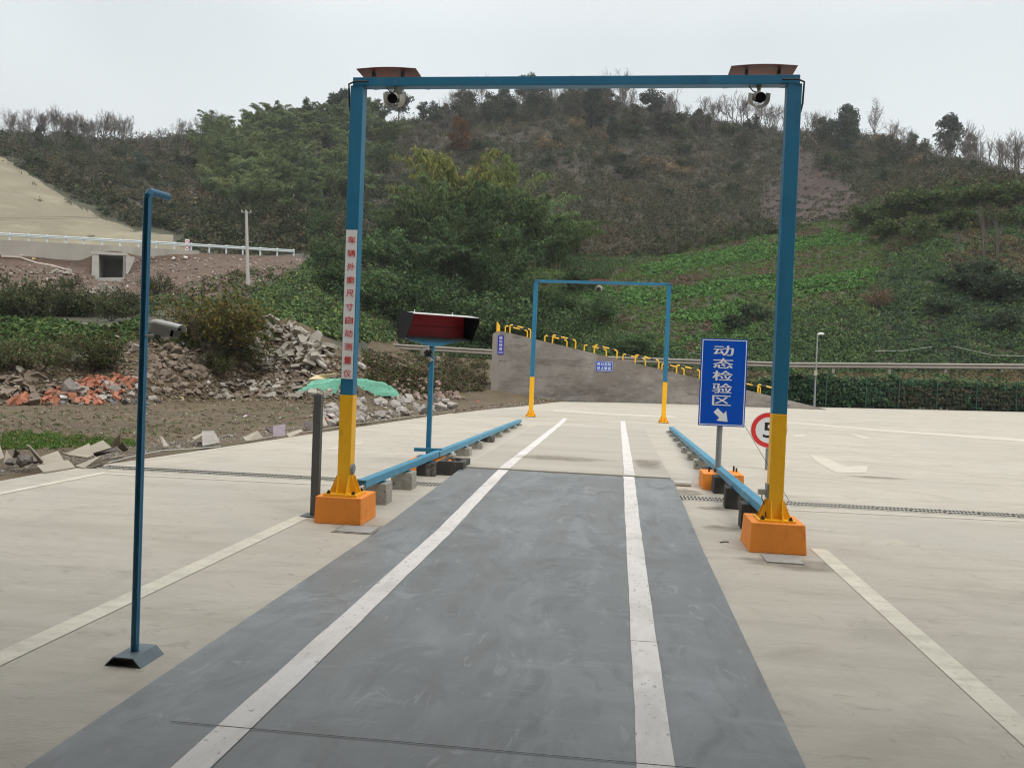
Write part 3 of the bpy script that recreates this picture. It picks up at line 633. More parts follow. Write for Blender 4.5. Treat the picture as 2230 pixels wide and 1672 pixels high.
def rampsign(xc, yc, w_, h_, mat_, label):
    dd = None
    lo, hi = 0., RL
    for _ in range(40):
        md = (lo+hi)/2
        if proj(rp(md, 1.5, -.02))[0] < xc: lo = md
        else: hi = md
    s = lo; base = rp(s, 0, -.02); z = PYd(base, xc, yc)
    C = Vector([float(a) for a in rp(s, z, -.02)]); R2 = Vector([float(a) for a in t_]); N2 = Vector([float(-a) for a in nb])
    t = thing('wall_sign', label, 'sign', C); b = MB(); b.prism([C-R2*w_/2-Uu*h_/2, C+R2*w_/2-Uu*h_/2, C+R2*w_/2+Uu*h_/2, C-R2*w_/2+Uu*h_/2], -N2*.015)
    return t, b.build('panel', mat_, t), C, R2, N2
def PYd(base, x, y):
    dpt = (base-EYEP)@FH; return float(T(x, y, dpt)[2])
t, pn, C, R2, N2 = rampsign(1088.5, 751, .30, .96, m['signviolet'], 'narrow upright violet blue sign near the top of the ramp')
lettering('驻车坡道', m['white'], pn, C, R2, Uu, N2, [(0, .36-i*.185, .18, .155) for i in range(4)], .03, eps=.004)
lettering('20%', m['white'], pn, C, R2, Uu, N2, [(-.075, -.38, .06, .10), (-.005, -.38, .06, .10), (.075, -.38, .07, .10)], .03, eps=.004)
frame(pn, C, .15, .48, .012, .008, m['signviolet'], .003, 'border', R2, Uu, N2)
t, pn, C, R2, N2 = rampsign(1315, 797.5, .86, .50, m['signblue'], 'wide blue warning sign halfway along the ramp wall')
lettering('高台危险禁止攀爬', m['white'], pn, C, R2, Uu, N2, [(-.27+.18*(i % 4), .105 if i < 4 else -.105, .16, .165) for i in range(8)], .03, eps=.004)
frame(pn, C, .43, .25, .015, .014, m['white'], .003, 'border', R2, Uu, N2)

# ------------------------------------------------------------------ guard rails, road wall, culvert
def wbeam(par, pts, h, mat_, name='beam', n=FH):
    b = MB(); prof = [(-.5, 0), (-.36, .055), (-.2, .055), (-.07, -.02), (.07, -.02), (.2, .055), (.36, .055), (.5, 0)]
    V = []; N = len(pts)
    for p_ in pts:
        for z, o in prof: V.append(p_-n*o+np.array([0, 0, z*h]))
    for p_ in pts:
        for z, o in prof: V.append(p_-n*(o-.03)+np.array([0, 0, z*h]))
    q = len(prof); F = []
    for i in range(N-1):
        for k in range(q-1):
            a = i*q+k; F += [(a, a+q, a+q+1, a+1), (N*q+a, N*q+a+1, N*q+a+q+1, N*q+a+q)]
        F += [(i*q, N*q+i*q, N*q+(i+1)*q, (i+1)*q), (i*q+q-1, (i+1)*q+q-1, N*q+(i+1)*q+q-1, N*q+i*q+q-1)]
    b.add(V, F); return b.build(name, mat_, par)
def interp(tab, x):
    X = [a[0] for a in tab]
    return [float(np.interp(x, X, [a[k] for a in tab])) for k in range(1, len(tab[0]))]
RT_ = [(790, 750.5, 61), (1062, 766.5, 60), (1300, 781, 59.3), (1714, 795, 58.7), (2230, 798.5, 58.7), (2700, 803, 58.7)]
gr = thing('guard_rail', 'weathered tan guard rail along the road below the planted slope', 'guard rail', T(1400, 800, 59))
wbeam(gr, [T(x, *interp(RT_, x)) for x in range(800, 2701, 20)], .40, m['barrier'])
for x in [967, 1090, 1212, 1335, 1455, 1570, 1693, 1815, 1937.5, 2060, 2182.6, 2305, 2427]:
    y, d = interp(RT_, x); p_ = T(x, y, d+.08)
    MB().bbox(p_[0]-.09, p_[0]+.09, p_[1]-.06, p_[1]+.06, p_[2]-1.2, p_[2]+.24).build('post', m['barrier'], gr)
LT_ = [(-300, 491, 84), (0, 510, 88), (304, 526.6, 90), (557, 541.8, 92.5), (641, 547, 93.5)]
gl = thing('guard_rail', 'pale painted guard rail along the raised road before the bare cut slope', 'guard rail', T(300, 530, 90))
wbeam(gl, [T(x, *interp(LT_, x)) for x in list(range(-300, 641, 20))+[641]], .30, m['barrierwhite'])
for x in [-60, -20, 21.5, 62.5, 103, 143.5, 183, 223, 262, 302, 341, 380, 417, 456, 493, 529, 567, 604, 640]:
    y, d = interp(LT_, x); p_ = T(x, y, d+.1)
    MB().bbox(p_[0]-.07, p_[0]+.07, p_[1]-.07, p_[1]+.07, p_[2]-.75, p_[2]+.22).build('post', m['barrierwhite'], gl)
b = MB()
def LW(x, dy, dd=0.0):
    y, d = interp(LT_, x); return T(x, y+dy, d+dd)
wx = list(range(-300, 434, 30))+[433]
for i in range(len(wx)-1):
    a, c = LW(wx[i], 12), LW(wx[i+1], 12); d1 = (3.6 if wx[i] < 300 else 1.2)
    b.prism([a, c, c-[0, 0, d1], a-[0, 0, d1]], FH*.5)
tag(b.build('road_wall', m['roadwall'], origin=LW(100, 12)), 'stained concrete retaining wall below the pale guard rail', 'retaining wall')
cu = thing('culvert', 'square concrete culvert mouth with a dark opening under the raised road', 'culvert', T(240, 604, 86))
def cv(x, y, d): return T(x, y, d)
CD = ray(243, 580); CD = np.array([CD[0], CD[1], 0]); CD /= np.linalg.norm(CD); CD = FH*.3+CD*.7; CD /= np.linalg.norm(CD)
def slab(par, corners, dep, mat_, name, n=CD): return MB().prism(corners, n*dep).build(name, mat_, par)
cmat = M('culvert concrete', (.40, .385, .35), .85, (1, .1), (20, .1))
slab(cu, [cv(201, 552, 85.2), cv(215, 554, 85.2), cv(215, 613, 85.2), cv(199, 612, 85.2)], 7, cmat, 'side_wall')
slab(cu, [cv(268, 556, 85.2), cv(294, 560, 85.2), cv(291, 570, 85.2), cv(272, 610, 85.2), cv(267, 610, 85.2)], 1.0, cmat, 'wing_wall')
slab(cu, [cv(268, 556, 85.2), cv(274, 557, 85.2), cv(274, 610, 85.2), cv(267, 610, 85.2)], 7, cmat, 'side_wall')
slab(cu, [cv(198, 547, 85.15), cv(276, 551, 85.15), cv(276, 557, 85.15), cv(198, 553, 85.15)], 7, cmat, 'lintel')
slab(cu, [cv(196, 605, 84.6), cv(272, 604, 84.6), cv(268, 619, 84.6), cv(246, 623, 84.6), cv(196, 616, 84.6)], .7, cmat, 'apron')
slab(cu, [cv(212, 550, 85.2)+CD*6.6, cv(271, 550, 85.2)+CD*6.6, cv(271, 612, 85.2)+CD*6.6, cv(212, 612, 85.2)+CD*6.6], .3, m['dark'], 'shade_backing')  # black sheet closing the tube, stands in for the shade inside
Pn = T(407.5, 533, 91.8)
rg = thing('road_sign', 'small white road sign with two red rings behind the pale guard rail', 'sign', Pn)
nC = Vector([float(a) for a in Pn]); R3 = Vector([float(a) for a in RT]); R3.z = 0; R3.normalize(); N3 = Vector([float(-a) for a in FH])
b = MB(); b.prism([nC-R3*.24-Uu*.62, nC+R3*.24-Uu*.62, nC+R3*.24+Uu*.62, nC-R3*.24+Uu*.62], -N3*.03); pn = b.build('panel', m['white'], rg)
for s in (.3, -.3):
    b = MB(); n = 20; o = nC+Uu*s+N3*.006
    b.add([o+R3*.2*math.cos(6.2832*k/n)+Uu*.2*math.sin(6.2832*k/n) for k in range(n)]+[o+R3*.12*math.cos(6.2832*k/n)+Uu*.12*math.sin(6.2832*k/n) for k in range(n)], [(k, (k+1) % n, n+(k+1) % n, n+k) for k in range(n)])
    b.build('red_ring', m['signred'], pn)
MB().tube([nC-Uu*.62-N3*-.05, nC-Uu*2.2-N3*-.05], .05, 6).build('post', m['galv'], rg)
# ------------------------------------------------------------------ terrain: rows from the yard edge to behind the ridge
g = 'g'; s_ = 's'
COLS = [
 (-900, [(1420, g), (960, g), (735, 34), (695, 48), (640, 76), (560, 84), (490, 86), (s_, 92), (380, 120), (270, 150), (262, 170), (262, 195), (262, 215)]),
 (-350, [(1150, g), (905, g), (738, 32), (698, 46), (628, 76), (560, 83.9), (508, 84.7), (s_, 93), (410, 118), (300, 150), (290, 168), (286, 195), (284, 215)]),
 (0, [(1047, g), (885, g), (742, 31.5), (700, 45), (618, 77), (566, 87.9), (526, 88.7), (s_, 95), (430, 118), (338, 150), (322, 168), (302, 195), (292, 215)]),
 (100, [(1029, g), (883, g), (744, 31.5), (700, 45), (628, 76), (572, 88.5), (532, 89.3), (s_, 95), (455, 116), (405, 138), (385, 150), (335, 188), (300, 215)]),
 (200, [(1019, g), (880, g), (745, 31.5), (700, 45), (640, 74), (582, 89.1), (538, 90), (s_, 96), (490, 112), (462, 128), (430, 140), (360, 182), (309, 216)]),
 (240, [(1010, g), (880, g), (742, 31.5), (698, 45), (650, 73), (614, 84.8), (538, 90), (s_, 96), (500, 111), (478, 122), (440, 138), (362, 182), (310, 216)]),
 (300, [(1001, g), (879, g), (735, 31), (692, 45), (640, 72), (574, 89.8), (544, 90.7), (s_, 96), (512, 109), (500, 114), (430, 142), (360, 184), (306, 218)]),
 (440, [(981, g), (872, g), (730, 32), (682, 46), (640, 70), (566, 89), (551, 91.8), (s_, 97), (520, 112), (482, 130), (420, 155), (350, 190), (290, 218)]),
 (560, [(963.5, g), (866, g), (730, 33), (682, 46), (632, 66), (572, 90), (556, 93.2), (s_, 98), (520, 115), (482, 135), (430, 155), (340, 190), (284, 215)]),
 (660, [(948.5, g), (869, g), (738, 34), (692, 46), (622, 66), (577, 82), (557, 94.3), (547, 100), (512, 118), (482, 135), (420, 160), (332, 195), (272, 215)]),
 (760, [(934, g), (880, g), (772, 35), (737, 46), (692, 58), (652, 66), (612, 76), (592, 84), (542, 105), (502, 130), (440, 160), (340, 200), (272, 225)]),
 (880, [(916, g), (869, g), (818, 40), (792, 52), (778, 57), (772, 59.8), (769, 60.9), (s_, 65), (692, 72), (562, 104), (557, 120), (400, 180), (262, 235)]),
 (1000, [(899, g), (873, g), (820, 46), (793, 54), (782, 58), (779, 59.4), (778, 60.6), (s_, 65), (692, 72), (562, 105), (560, 120), (400, 180), (245, 245)]),
 (1120, [(886.5, g), (879, g), (838, 46), (803, 54), (788, 58), (786, 59.3), (785, 60.3), (s_, 64), (702, 72), (560, 105), (563, 120), (390, 185), (226, 250)]),
 (1220, [(875, g), (874.5, g), (843, 48), (808, 54), (793, 58), (791, 59.2), (790, 60), (s_, 64), (712, 71), (560, 105), (565, 120), (390, 185), (214, 255)]),
 (1350, [(876.5, g), (875.9, g), (850, 50), (815, 55), (806, 57.5), (804, 58.8), (803, 59.6), (s_, 64), (704, 73), (556, 108), (568, 124), (400, 190), (230, 255)]),
 (1500, [(880, g), (879.4, g), (850, 50.5), (823, 55), (815, 57.5), (813, 58.5), (812, 59.3), (s_, 64), (692, 76), (538, 112), (550, 128), (420, 190), (262, 250)]),
 (1650, [(884, g), (883.3, g), (858, 51), (827, 55.5), (819, 57.5), (817, 58.4), (816, 59.1), (s_, 64), (682, 76), (512, 115), (525, 130), (430, 185), (283, 240)]),
 (1760, [(886.3, g), (885.6, g), (860, 51), (829, 55.5), (821, 57.5), (819, 58.4), (818, 59.1), (s_, 64), (672, 76), (497, 116), (510, 128), (420, 180), (290, 235)]),
 (1860, [(888.5, g), (887.8, g), (864, 51), (830, 55.5), (822, 57.5), (820, 58.4), (819, 59.1), (s_, 64), (662, 76), (485, 112), (500, 124), (405, 175), (298, 232)]),
 (1950, [(890.4, g), (889.7, g), (868, 51), (830, 55.5), (822, 57.5), (819, 58.4), (818, 59.1), (s_, 64), (652, 76), (445, 108), (457, 120), (392, 170), (320, 225)]),
 (2050, [(892.6, g), (892, g), (870, 51), (830, 55.5), (822, 57.5), (818, 58.4), (817, 59.1), (s_, 64), (642, 75), (415, 106), (428, 118), (385, 165), (343, 215)]),
 (2150, [(895, g), (894.3, g), (872, 51.5), (830, 55.5), (821, 57.5), (817, 58.4), (816, 59.1), (s_, 64), (632, 74), (407, 104), (420, 116), (392, 160), (368, 200)]),
 (2230, [(897, g), (896.3, g), (874, 52), (831, 55.6), (821, 57.5), (817, 58.4), (816, 59.1), (s_, 64), (622, 74), (405, 102), (420, 114), (410, 155), (405, 190)]),
 (2450, [(902.5, g), (902, g), (880, 52.5), (835, 56), (823, 57.8), (819, 58.4), (818, 59.1), (s_, 64), (612, 72), (400, 100), (420, 112), (425, 150), (432, 180)]),
 (3000, [(916, g), (915, g), (890, 55), (850, 57), (830, 58), (825, 58.4), (824, 59.1), (s_, 64), (610, 72), (410, 95), (430, 108), (440, 140), (450, 170)]),
]
SUB = [3, 26, 16, 10, 16, 12, 8, 4, 14, 26, 8, 26, 26]
cx_ = np.arange(-900, 3001, 6.0)
xs0 = np.array([c[0] for c in COLS], float); NR = 13
Yk = np.zeros((len(COLS), NR)); Zk = np.zeros((len(COLS), NR)); Dk = np.zeros((len(COLS), NR))
for i, (x, rows) in enumerate(COLS):
    for k, (y, d) in enumerate(rows):
        if d == g: P = G(x, y, -.06); d = float(P@FH); z = -.06
        elif y == s_: z = Zk[i, k-1]
        else: z = float(T(x, y, d)[2])
        Zk[i, k] = z; Dk[i, k] = d
edge_x = np.array([e[0] for e in EDGE], float); edge_y = np.array([e[1] for e in EDGE], float)
def sm(a):
    f = np.interp(cx_, xs0, a); kx = np.exp(-.5*(np.arange(-9, 10)/3.5)**2); kx /= kx.sum()
    return np.convolve(np.pad(f, 9, mode='edge'), kx, mode='valid')
Zc = np.stack([sm(Zk[:, k]) for k in range(NR)], 1); Dc = np.stack([sm(Dk[:, k]) for k in range(NR)], 1)
for i, x in enumerate(cx_):                                   # row 0 follows the yard edge exactly (just under the slab)
    if 0 <= x <= 2800:
        P = G(x, float(np.interp(x, edge_x, edge_y))+2.5, 0); Dc[i, 0] = float(P@FH); Zc[i, 0] = -.08
zz, dd, kk = [], [], []
for k in range(NR-1):
    for j in range(SUB[k]):
        t = j/SUB[k]; zz.append(Zc[:, k]*(1-t)+Zc[:, k+1]*t); dd.append(Dc[:, k]*(1-t)+Dc[:, k+1]*t); kk.append(k+t)
zz.append(Zc[:, -1]); dd.append(Dc[:, -1]); kk.append(12.0)
for t, dz in ((12.3, -1.5), (12.6, -5), (13, -14), (14, -60)): zz.append(Zc[:, -1]+dz); dd.append(Dc[:, -1]+(t-12)*45); kk.append(t)
Zg = np.stack(zz, 1); Dg = np.stack(dd, 1); KK = np.array(kk); NX, NY = Zg.shape
fwd = np.array([FH[0], FH[1]]); 
P0 = np.zeros((NX, NY, 3))
for i, x in enumerate(cx_):
    d = ray(x, 700); h = np.array([d[0], d[1]]); h = h/(h@fwd); P0[i, :, 0] = h[0]*Dg[i]; P0[i, :, 1] = h[1]*Dg[i]; P0[i, :, 2] = Zg[i]
XX, YY = P0[:, :, 0], P0[:, :, 1]
amp = np.interp(KK, [0, .3, 1, 2, 3, 4.5, 5.2, 5.8, 7.2, 8, 9, 10, 12, 14], [0, .05, .12, .35, .3, .35, .25, 0.05, .1, .7, .9, 1.4, 1.6, 1.5])[None, :]
rough = (fbm(XX*.11+3, YY*.11+1, 5)-.5)*2*amp*1.3+(fbm(XX*.55+9, YY*.55, 4)-.5)*amp*.55
P0[:, :, 2] += rough
def mound(x, y, rx, ry, h, rot=0.0):
    c = G(x, y) if y > 846 else T(x, y, 32.5); dx, dy = XX-c[0], YY-c[1]; a = math.cos(rot)*dx+math.sin(rot)*dy; b_ = -math.sin(rot)*dx+math.cos(rot)*dy
    P0[:, :, 2] += np.clip((KK-.12)/.3, 0, 1)[None, :]*h*np.exp(-((a/rx)**2+(b_/ry)**2)**1.3)*(.75+.5*fbm(XX*1.3, YY*1.3, 3))
mound(190, 866, 1.9, .7, .42); mound(60, 866, 1.0, .8, .62); mound(640, 790, 2.0, 1.8, 1.15); mound(920, 862, 1.6, 1.3, .55); mound(850, 905, 2.9, .55, .42, .9); mound(395, 775, 1.2, 1.4, .5); mound(600, 858, 2.2, .7, .3); mound(250, 770, 1.0, 1.2, .35)
PYg = np.zeros((NX, NY)); PXg = np.zeros((NX, NY))
def reproj():
    d = P0-EYEP; z = d@FW; PXg[:] = SW/2+FOC*(d@RT)/z; PYg[:] = SH/2-FOC*(d@UP)/z
reproj()
_fm = inpoly(PXg, PYg, [(1270, 640), (1330, 590), (1400, 560), (1500, 535), (1640, 510), (1760, 493), (1870, 492), (1940, 540), (1930, 590), (1850, 650), (1650, 700), (1500, 740), (1440, 760), (1380, 740)]) & (KK > 7.05)[None, :] & (KK < 9.05)[None, :]
_ph = (Dg*.21+fbm(XX*.06, YY*.06, 2)*1.2) % 1.0
P0[:, :, 2] += _fm*.9*(np.clip((_ph-.78)/.2, 0, 1)-_ph)
reproj()
FCX = (PXg[:-1, :-1]+PXg[1:, 1:])/2; FCY = (PYg[:-1, :-1]+PYg[1:, 1:])/2; FK = np.broadcast_to((KK[:-1]+KK[1:])/2, FCX.shape)
FC = (P0[:-1, :-1]+P0[1:, 1:]+P0[1:, :-1]+P0[:-1, 1:])/4
e1_ = P0[1:, :-1]-P0[:-1, :-1]; e2_ = P0[:-1, 1:]-P0[:-1, :-1]; FN = np.cross(e1_, e2_); FA = np.linalg.norm(FN, axis=2); FN = FN/np.maximum(FA, 1e-9)[:, :, None]
FN[FN[:, :, 2] < 0] *= -1
jx = (fbm(FC[:, :, 0]*.3, FC[:, :, 1]*.3, 3)-.5)*40; jy = (fbm(FC[:, :, 0]*.3+50, FC[:, :, 1]*.3, 3)-.5)*26
def reg(poly, jit=1.0): return inpoly(FCX+jx*jit, FCY+jy*jit, poly)
CUT = [(-900, 240), (-350, 300), (0, 338), (60, 378), (110, 410), (150, 440), (230, 478), (300, 500), (365, 515), (405, 532), (420, 556), (-900, 556)]
SCAR = [(1742, 318), (1775, 362), (1831, 398), (1881, 435), (1860, 466), (1800, 490), (1732, 500), (1655, 490), (1640, 430), (1690, 400), (1715, 355)]
FIELD = [(1250, 690), (1270, 640), (1330, 590), (1400, 560), (1500, 535), (1640, 510), (1760, 493), (1870, 492), (1940, 540), (1930, 590), (1850, 650), (1650, 700), (1500, 740), (1440, 760), (1380, 740)]
isroad = (FK > 6) & (FK < 7) & (FCX < 650) | (FK > 6) & (FK < 7) & (FCX > 840)
isdirt = (FK < 2.2) & (FCX < 1235)
isbank = (FK > 3.6) & (FK < 6) & (FCX < 668) & (reg([(-900, 520), (660, 555), (662, 590), (560, 610), (470, 640), (330, 660), (-900, 660)], .5))
iscut = (FK > 7) & (FK < 10.6) & reg(CUT, .5)
isscar = (FK > 9) & reg(SCAR, .8)
isfield = (FK > 7) & (FK < 9.05) & reg(FIELD, .6)
MI = np.zeros(FCX.shape, int)
MI[(FK < 9.3)] = 5; MI[isdirt] = 1; MI[isbank] = 2; MI[iscut] = 3; MI[isscar] = 4; MI[isroad] = 6
MI[(FCX > 800) & (FK < 6) & (FK > 2.2) & (FCX < 1235)] = 1
hole = inpoly(FCX, FCY, [(208, 550), (274, 550), (270, 612), (208, 612)]) & (FK > 4.6) & (FK < 6.5)
fi, fj = np.nonzero(~hole)
idx = lambda i, j: i*NY+j
Fq = np.stack([idx(fi, fj), idx(fi+1, fj), idx(fi+1, fj+1), idx(fi, fj+1)], 1)
soil = [M('hill soil', (.055, .048, .037), .95, (.12, .3), (2, .4)),
 M('rubble dirt', (.118, .084, .045), .95, (.35, .25, (.066, .048, .027)), (12, .6), stains=[(.8, .5, .7, (.155, .118, .076), .6, None), (7, .56, .7, (.21, .175, .135), .5, None), (.6, .50, .66, (.085, .078, .036), .7, None), (2.2, .56, .68, (.055, .043, .031), .6, None)]),
 M('red bank soil', (.115, .072, .048), .95, (.25, .25, (.072, .047, .033)), (4, .6), stains=[(.9, .54, .70, (.15, .115, .09), .7, (1, 1, .5)), (3, .6, .7, (.3, .26, .22), .5, None)]),
 M('sprayed cut slope', (.205, .182, .118), .92, (.09, .2, (.165, .148, .10)), (1.2, .5), stains=[(.16, .48, .66, (.275, .245, .165), .7, (1, 1, .5)), (.5, .52, .68, (.145, .13, .088), .6, (.6, 1, .35)), (2.5, .58, .70, (.125, .11, .078), .6, (.4, 1, .6))]),
 M('red scar soil', (.052, .030, .024), .95, (.15, .3, (.034, .021, .018)), (1.5, .8), stains=[(.5, .52, .66, (.045, .033, .029), .7, (1.5, .4, .3))]),
 M('green soil', (.052, .052, .03), .95, (.3, .35), (3, .5)), m['asphalt']]
hills = nobj('hills', npmesh('hills', P0.reshape(-1, 3), Fq, soil, mi=MI[fi, fj], smooth=True)); tag(hills, kind='structure')
def hit(x, y):
    """first terrain point met at picture column x and row y"""
    f = float(np.interp(x, cx_, np.arange(NX))); i0 = min(NX-2, int(f)); r = []
    for i in (i0, i0+1):
        col = PYg[i]; j = int(np.argmax(col <= y)) if (col <= y).any() else NY-5
        if j == 0: r.append(P0[i, 0]); continue
        a, c = col[j-1], col[j]; t = 0 if abs(c-a) < 1e-6 else np.clip((a-y)/(a-c), 0, 1); r.append(P0[i, j-1]*(1-t)+P0[i, j]*t)
    f -= i0; return r[0]*(1-f)+r[1]*f if np.linalg.norm(r[0]-r[1]) < 2 else r[int(f > .5)].copy()
def hits(n, poly, kmax=None):
    x0, x1 = min(p[0] for p in poly), max(p[0] for p in poly); y0, y1 = min(p[1] for p in poly), max(p[1] for p in poly); r = []
    while len(r) < n:
        x, y = random.uniform(x0, x1), random.uniform(y0, y1)
        if inpoly(np.array([x]), np.array([y]), poly)[0]: r.append((x, y, hit(x, y)))
    return r
def sample(n, mask, wpow=0.0):
    ii, jj = np.nonzero(mask); wgt = FA[ii, jj]*np.linalg.norm(FC[ii, jj], axis=1)**wpow; wgt = wgt/wgt.sum()
    q = RNG.choice(len(ii), n, p=wgt); ii, jj = ii[q], jj[q]; u, v = RNG.random(n)[:, None], RNG.random(n)[:, None]
    p = (P0[ii, jj]*(1-u)+P0[ii+1, jj]*u)*(1-v)+(P0[ii, jj+1]*(1-u)+P0[ii+1, jj+1]*u)*v
    return p, FN[ii, jj], FCX[ii, jj], FCY[ii, jj]

# ------------------------------------------------------------------ leaf quads
def unit(v): return v/np.maximum(np.linalg.norm(v, axis=-1, keepdims=True), 1e-9)
def diamonds(c, axis, side, l, w):
    """leaf-shaped quads: centres c, unit axis and side vectors, half sizes"""
    l = np.asarray(l)[..., None]; w = np.asarray(w)[..., None]
    V = np.stack([c-axis*l, c+side*w-axis*l*.1, c+axis*l, c-side*w-axis*l*.1], 1)
    n = len(c); return V.reshape(-1, 3), np.arange(4*n).reshape(n, 4)
def randdir(n, up=0.0):
    v = RNG.normal(size=(n, 3)); v[:, 2] += up; return unit(v)
def leaves_at(c, l, w, up=.0, ref=None, droop=0.0):
    n = len(c); nrm = randdir(n, up) if ref is None else unit(ref+RNG.normal(size=(n, 3))*.55)
    a = np.cross(nrm, randdir(n)); a = unit(a); a[:, 2] -= droop; a = unit(a); sd = unit(np.cross(nrm, a))
    return diamonds(c, a, sd, l*(.7+.6*RNG.random(n)), w*(.7+.6*RNG.random(n)))
def varcol(base, n, amt=.25, hue=.12):
    base = np.asarray(base, float); base = np.broadcast_to(base, (n, 3))
    c = base*(1+amt*RNG.normal(size=(n, 1)))*(1+hue*RNG.normal(size=(n, 3))*np.array([1, .4, .6])); return np.clip(c, .004, .8)
def merge(parts):
    V = []; F = []; C = []; k = 0
    for v, f, c in parts: V.append(v); F.append(f+k); C.append(c); k += len(v)
    return np.concatenate(V), np.concatenate(F), np.concatenate(C)
LEAF = leafmat('foliage', .0, .2); LEAFO = leafmat('tree foliage', .33, .2)
BARK = M('bark', (.10, .085, .07), .9, (6, .3)); TWIG = M('bare twigs', (.125, .108, .095), .9, (2, .25)); CULM = M('bamboo culm', (.26, .24, .11), .5, (3, .3))

def clumpfield(name, P, N_, size, K, base, l, w, label, upright=0.0, hgt=.8, amt=.25, cat='undergrowth'):
    """many leafy clumps on the ground as one mass: K leaves on each point"""
    n = len(P); sz = np.asarray(size)*np.ones(n)
    o = RNG.normal(size=(n, K, 3)); o = unit(o)*(RNG.random((n, K, 1))**.5); o[:, :, 2] = np.abs(o[:, :, 2])*hgt
    c = (P[:, None, :]+o*sz[:, None, None]).reshape(-1, 3); m_ = n*K
    lw = np.repeat(sz, K)*(l/np.mean(sz)) if np.ndim(size) else np.full(m_, l)
    if upright:
        a = randdir(m_, upright); sd = unit(np.cross(a, randdir(m_))); V, F = diamonds(c, a, sd, l*(.6+.8*RNG.random(m_)), w*(.7+.6*RNG.random(m_)))
    else: V, F = leaves_at(c, l, w, ref=unit(np.repeat(N_, K, 0)+o.reshape(-1, 3)*1.0))
    b = np.asarray(base, float); b = np.repeat(b, K, 0) if b.ndim == 2 else b
    o_ = nobj(name, npmesh(name, V, F, LEAF, colors=varcol(b, m_, amt)))
    return tag(o_, label, cat, None, 'stuff')
def mixcol(n, cols, wts): return np.array(cols)[RNG.choice(len(cols), n, p=np.array(wts)/sum(wts))]
# ------------------------------------------------------------------ hillside growth
HB = [(.072, .068, .046), (.060, .063, .038), (.052, .066, .033), (.095, .084, .05), (.036, .052, .03), (.19, .165, .10), (.088, .062, .04)]
mk = ((FK > 9.0) | ((FK > 7) & (FCX > 400) & (FCX < 830))) & (FK < 12.9) & ~iscut & ~isscar & (FCX > -150) & (FCX < 2400)
p, nn, px_, py_ = sample(16000, mk, -.5)
z1 = fbm(p[:, 0]*.045, p[:, 1]*.045+7, 3); z2 = fbm(p[:, 0]*.09+31, p[:, 1]*.09, 3)
col = mixcol(len(p), HB, [30, 26, 18, 8, 8, 1.5, 2])
gm_ = (z1 > .53); col[gm_] = mixcol(gm_.sum(), [HB[2], HB[4], HB[1]], [5, 4, 3])
rm_ = (z2 > .60) & ~gm_; col[rm_] = mixcol(rm_.sum(), [HB[3], HB[0], HB[6], HB[5]], [4, 4, 2, 1.2])
clumpfield('hill_brush', p, nn, .9+2.2*RNG.random(len(p))**2.2, 36, col, .38, .12, 'brown and olive winter brush covering the far hillside', hgt=1.0, amt=.17, cat='brush')
p, nn, px_, py_ = sample(5200, mk & (FCX > 850), -.5)
clumpfield('dry_stalks', p, nn, 1.9, 14, mixcol(len(p), [(.115, .102, .07), (.086, .08, .056), (.21, .18, .115)], [4, 5, 1]), 1.1, .035, 'dry pale stalks standing among the hillside brush', upright=1.3, hgt=.9, cat='dry stalks')
p, nn, px_, py_ = sample(750, isscar, 0); clumpfield('scar_weeds', p, nn, .6, 14, mixcol(len(p), [HB[0], HB[3], HB[2]], [3, 2, 1]), .25, .08, 'thin weeds on the bare red scar of the hill', cat='weeds')
p, nn, px_, py_ = sample(60, iscut & (FCX > -100), 0); clumpfield('slope_weeds', p[:16], nn[:16], .8, 20, (.13, .115, .07), .2, .07, 'few dry weeds on the bare beige cut slope', cat='weeds')
edge = (FK > 8.6) & (FK < 11) & ~iscut & inpoly(FCX, FCY, [(-20, 300), (60, 330), (160, 410), (320, 480), (430, 520), (430, 550), (380, 535), (230, 490), (110, 430), (-20, 350)])
# planted field and creeper slope
cl = (FK > 7.05) & (FK < 9.25) & (FCX > 790) & (FCX < 2420)
creep = cl & ~isfield
p, nn, px_, py_ = sample(17000, creep, -1.0)
zc = fbm(p[:, 0]*.13, p[:, 1]*.13, 4); zd = fbm(p[:, 0]*.3+8, p[:, 1]*.3, 3)
C1, C2, C3, C4 = (.098, .15, .06), (.062, .10, .046), (.14, .18, .06), (.155, .12, .075)
col = mixcol(len(p), [C1, C2], [3, 3]); q_ = zc > .58; col[q_] = mixcol(q_.sum(), [C3, C1], [2, 3])
q_ = (zd > .62) | ((px_ > 1900) & (py_ > 440) & (py_ < 600) & (zd > .44)); col[q_] = mixcol(q_.sum(), [C4, HB[1], C1], [3, 2, 1.2])
q_ = (px_ > 1900) & (py_ > 590); col[q_] = mixcol(q_.sum(), [(.062, .095, .058), C2, C1], [3, 2, 2])
clumpfield('creeper', p, nn, .35+.55*RNG.random(len(p)), 26, col, .10, .075, 'broad leaved green creeper blanketing the slope above the tan guard rail', hgt=.75, cat='creeper')
lf = (FK > 2.4) & (FK < 8.3) & (FCX > 560) & (FCX < 870) & inpoly(FCX, FCY, [(560, 640), (640, 600), (760, 500), (880, 480), (880, 745), (740, 742), (660, 720), (590, 740), (560, 720)])
p, nn, px_, py_ = sample(2600, lf, -1.0); col = mixcol(len(p), [C1, C2, C3, HB[1]], [4, 3, 2, 1])
clumpfield('creeper', p, nn, .3+.45*RNG.random(len(p)), 24, col, .11, .085, 'green creeper on the bank between the yellow shrub and the lettered post', hgt=.75, cat='creeper')
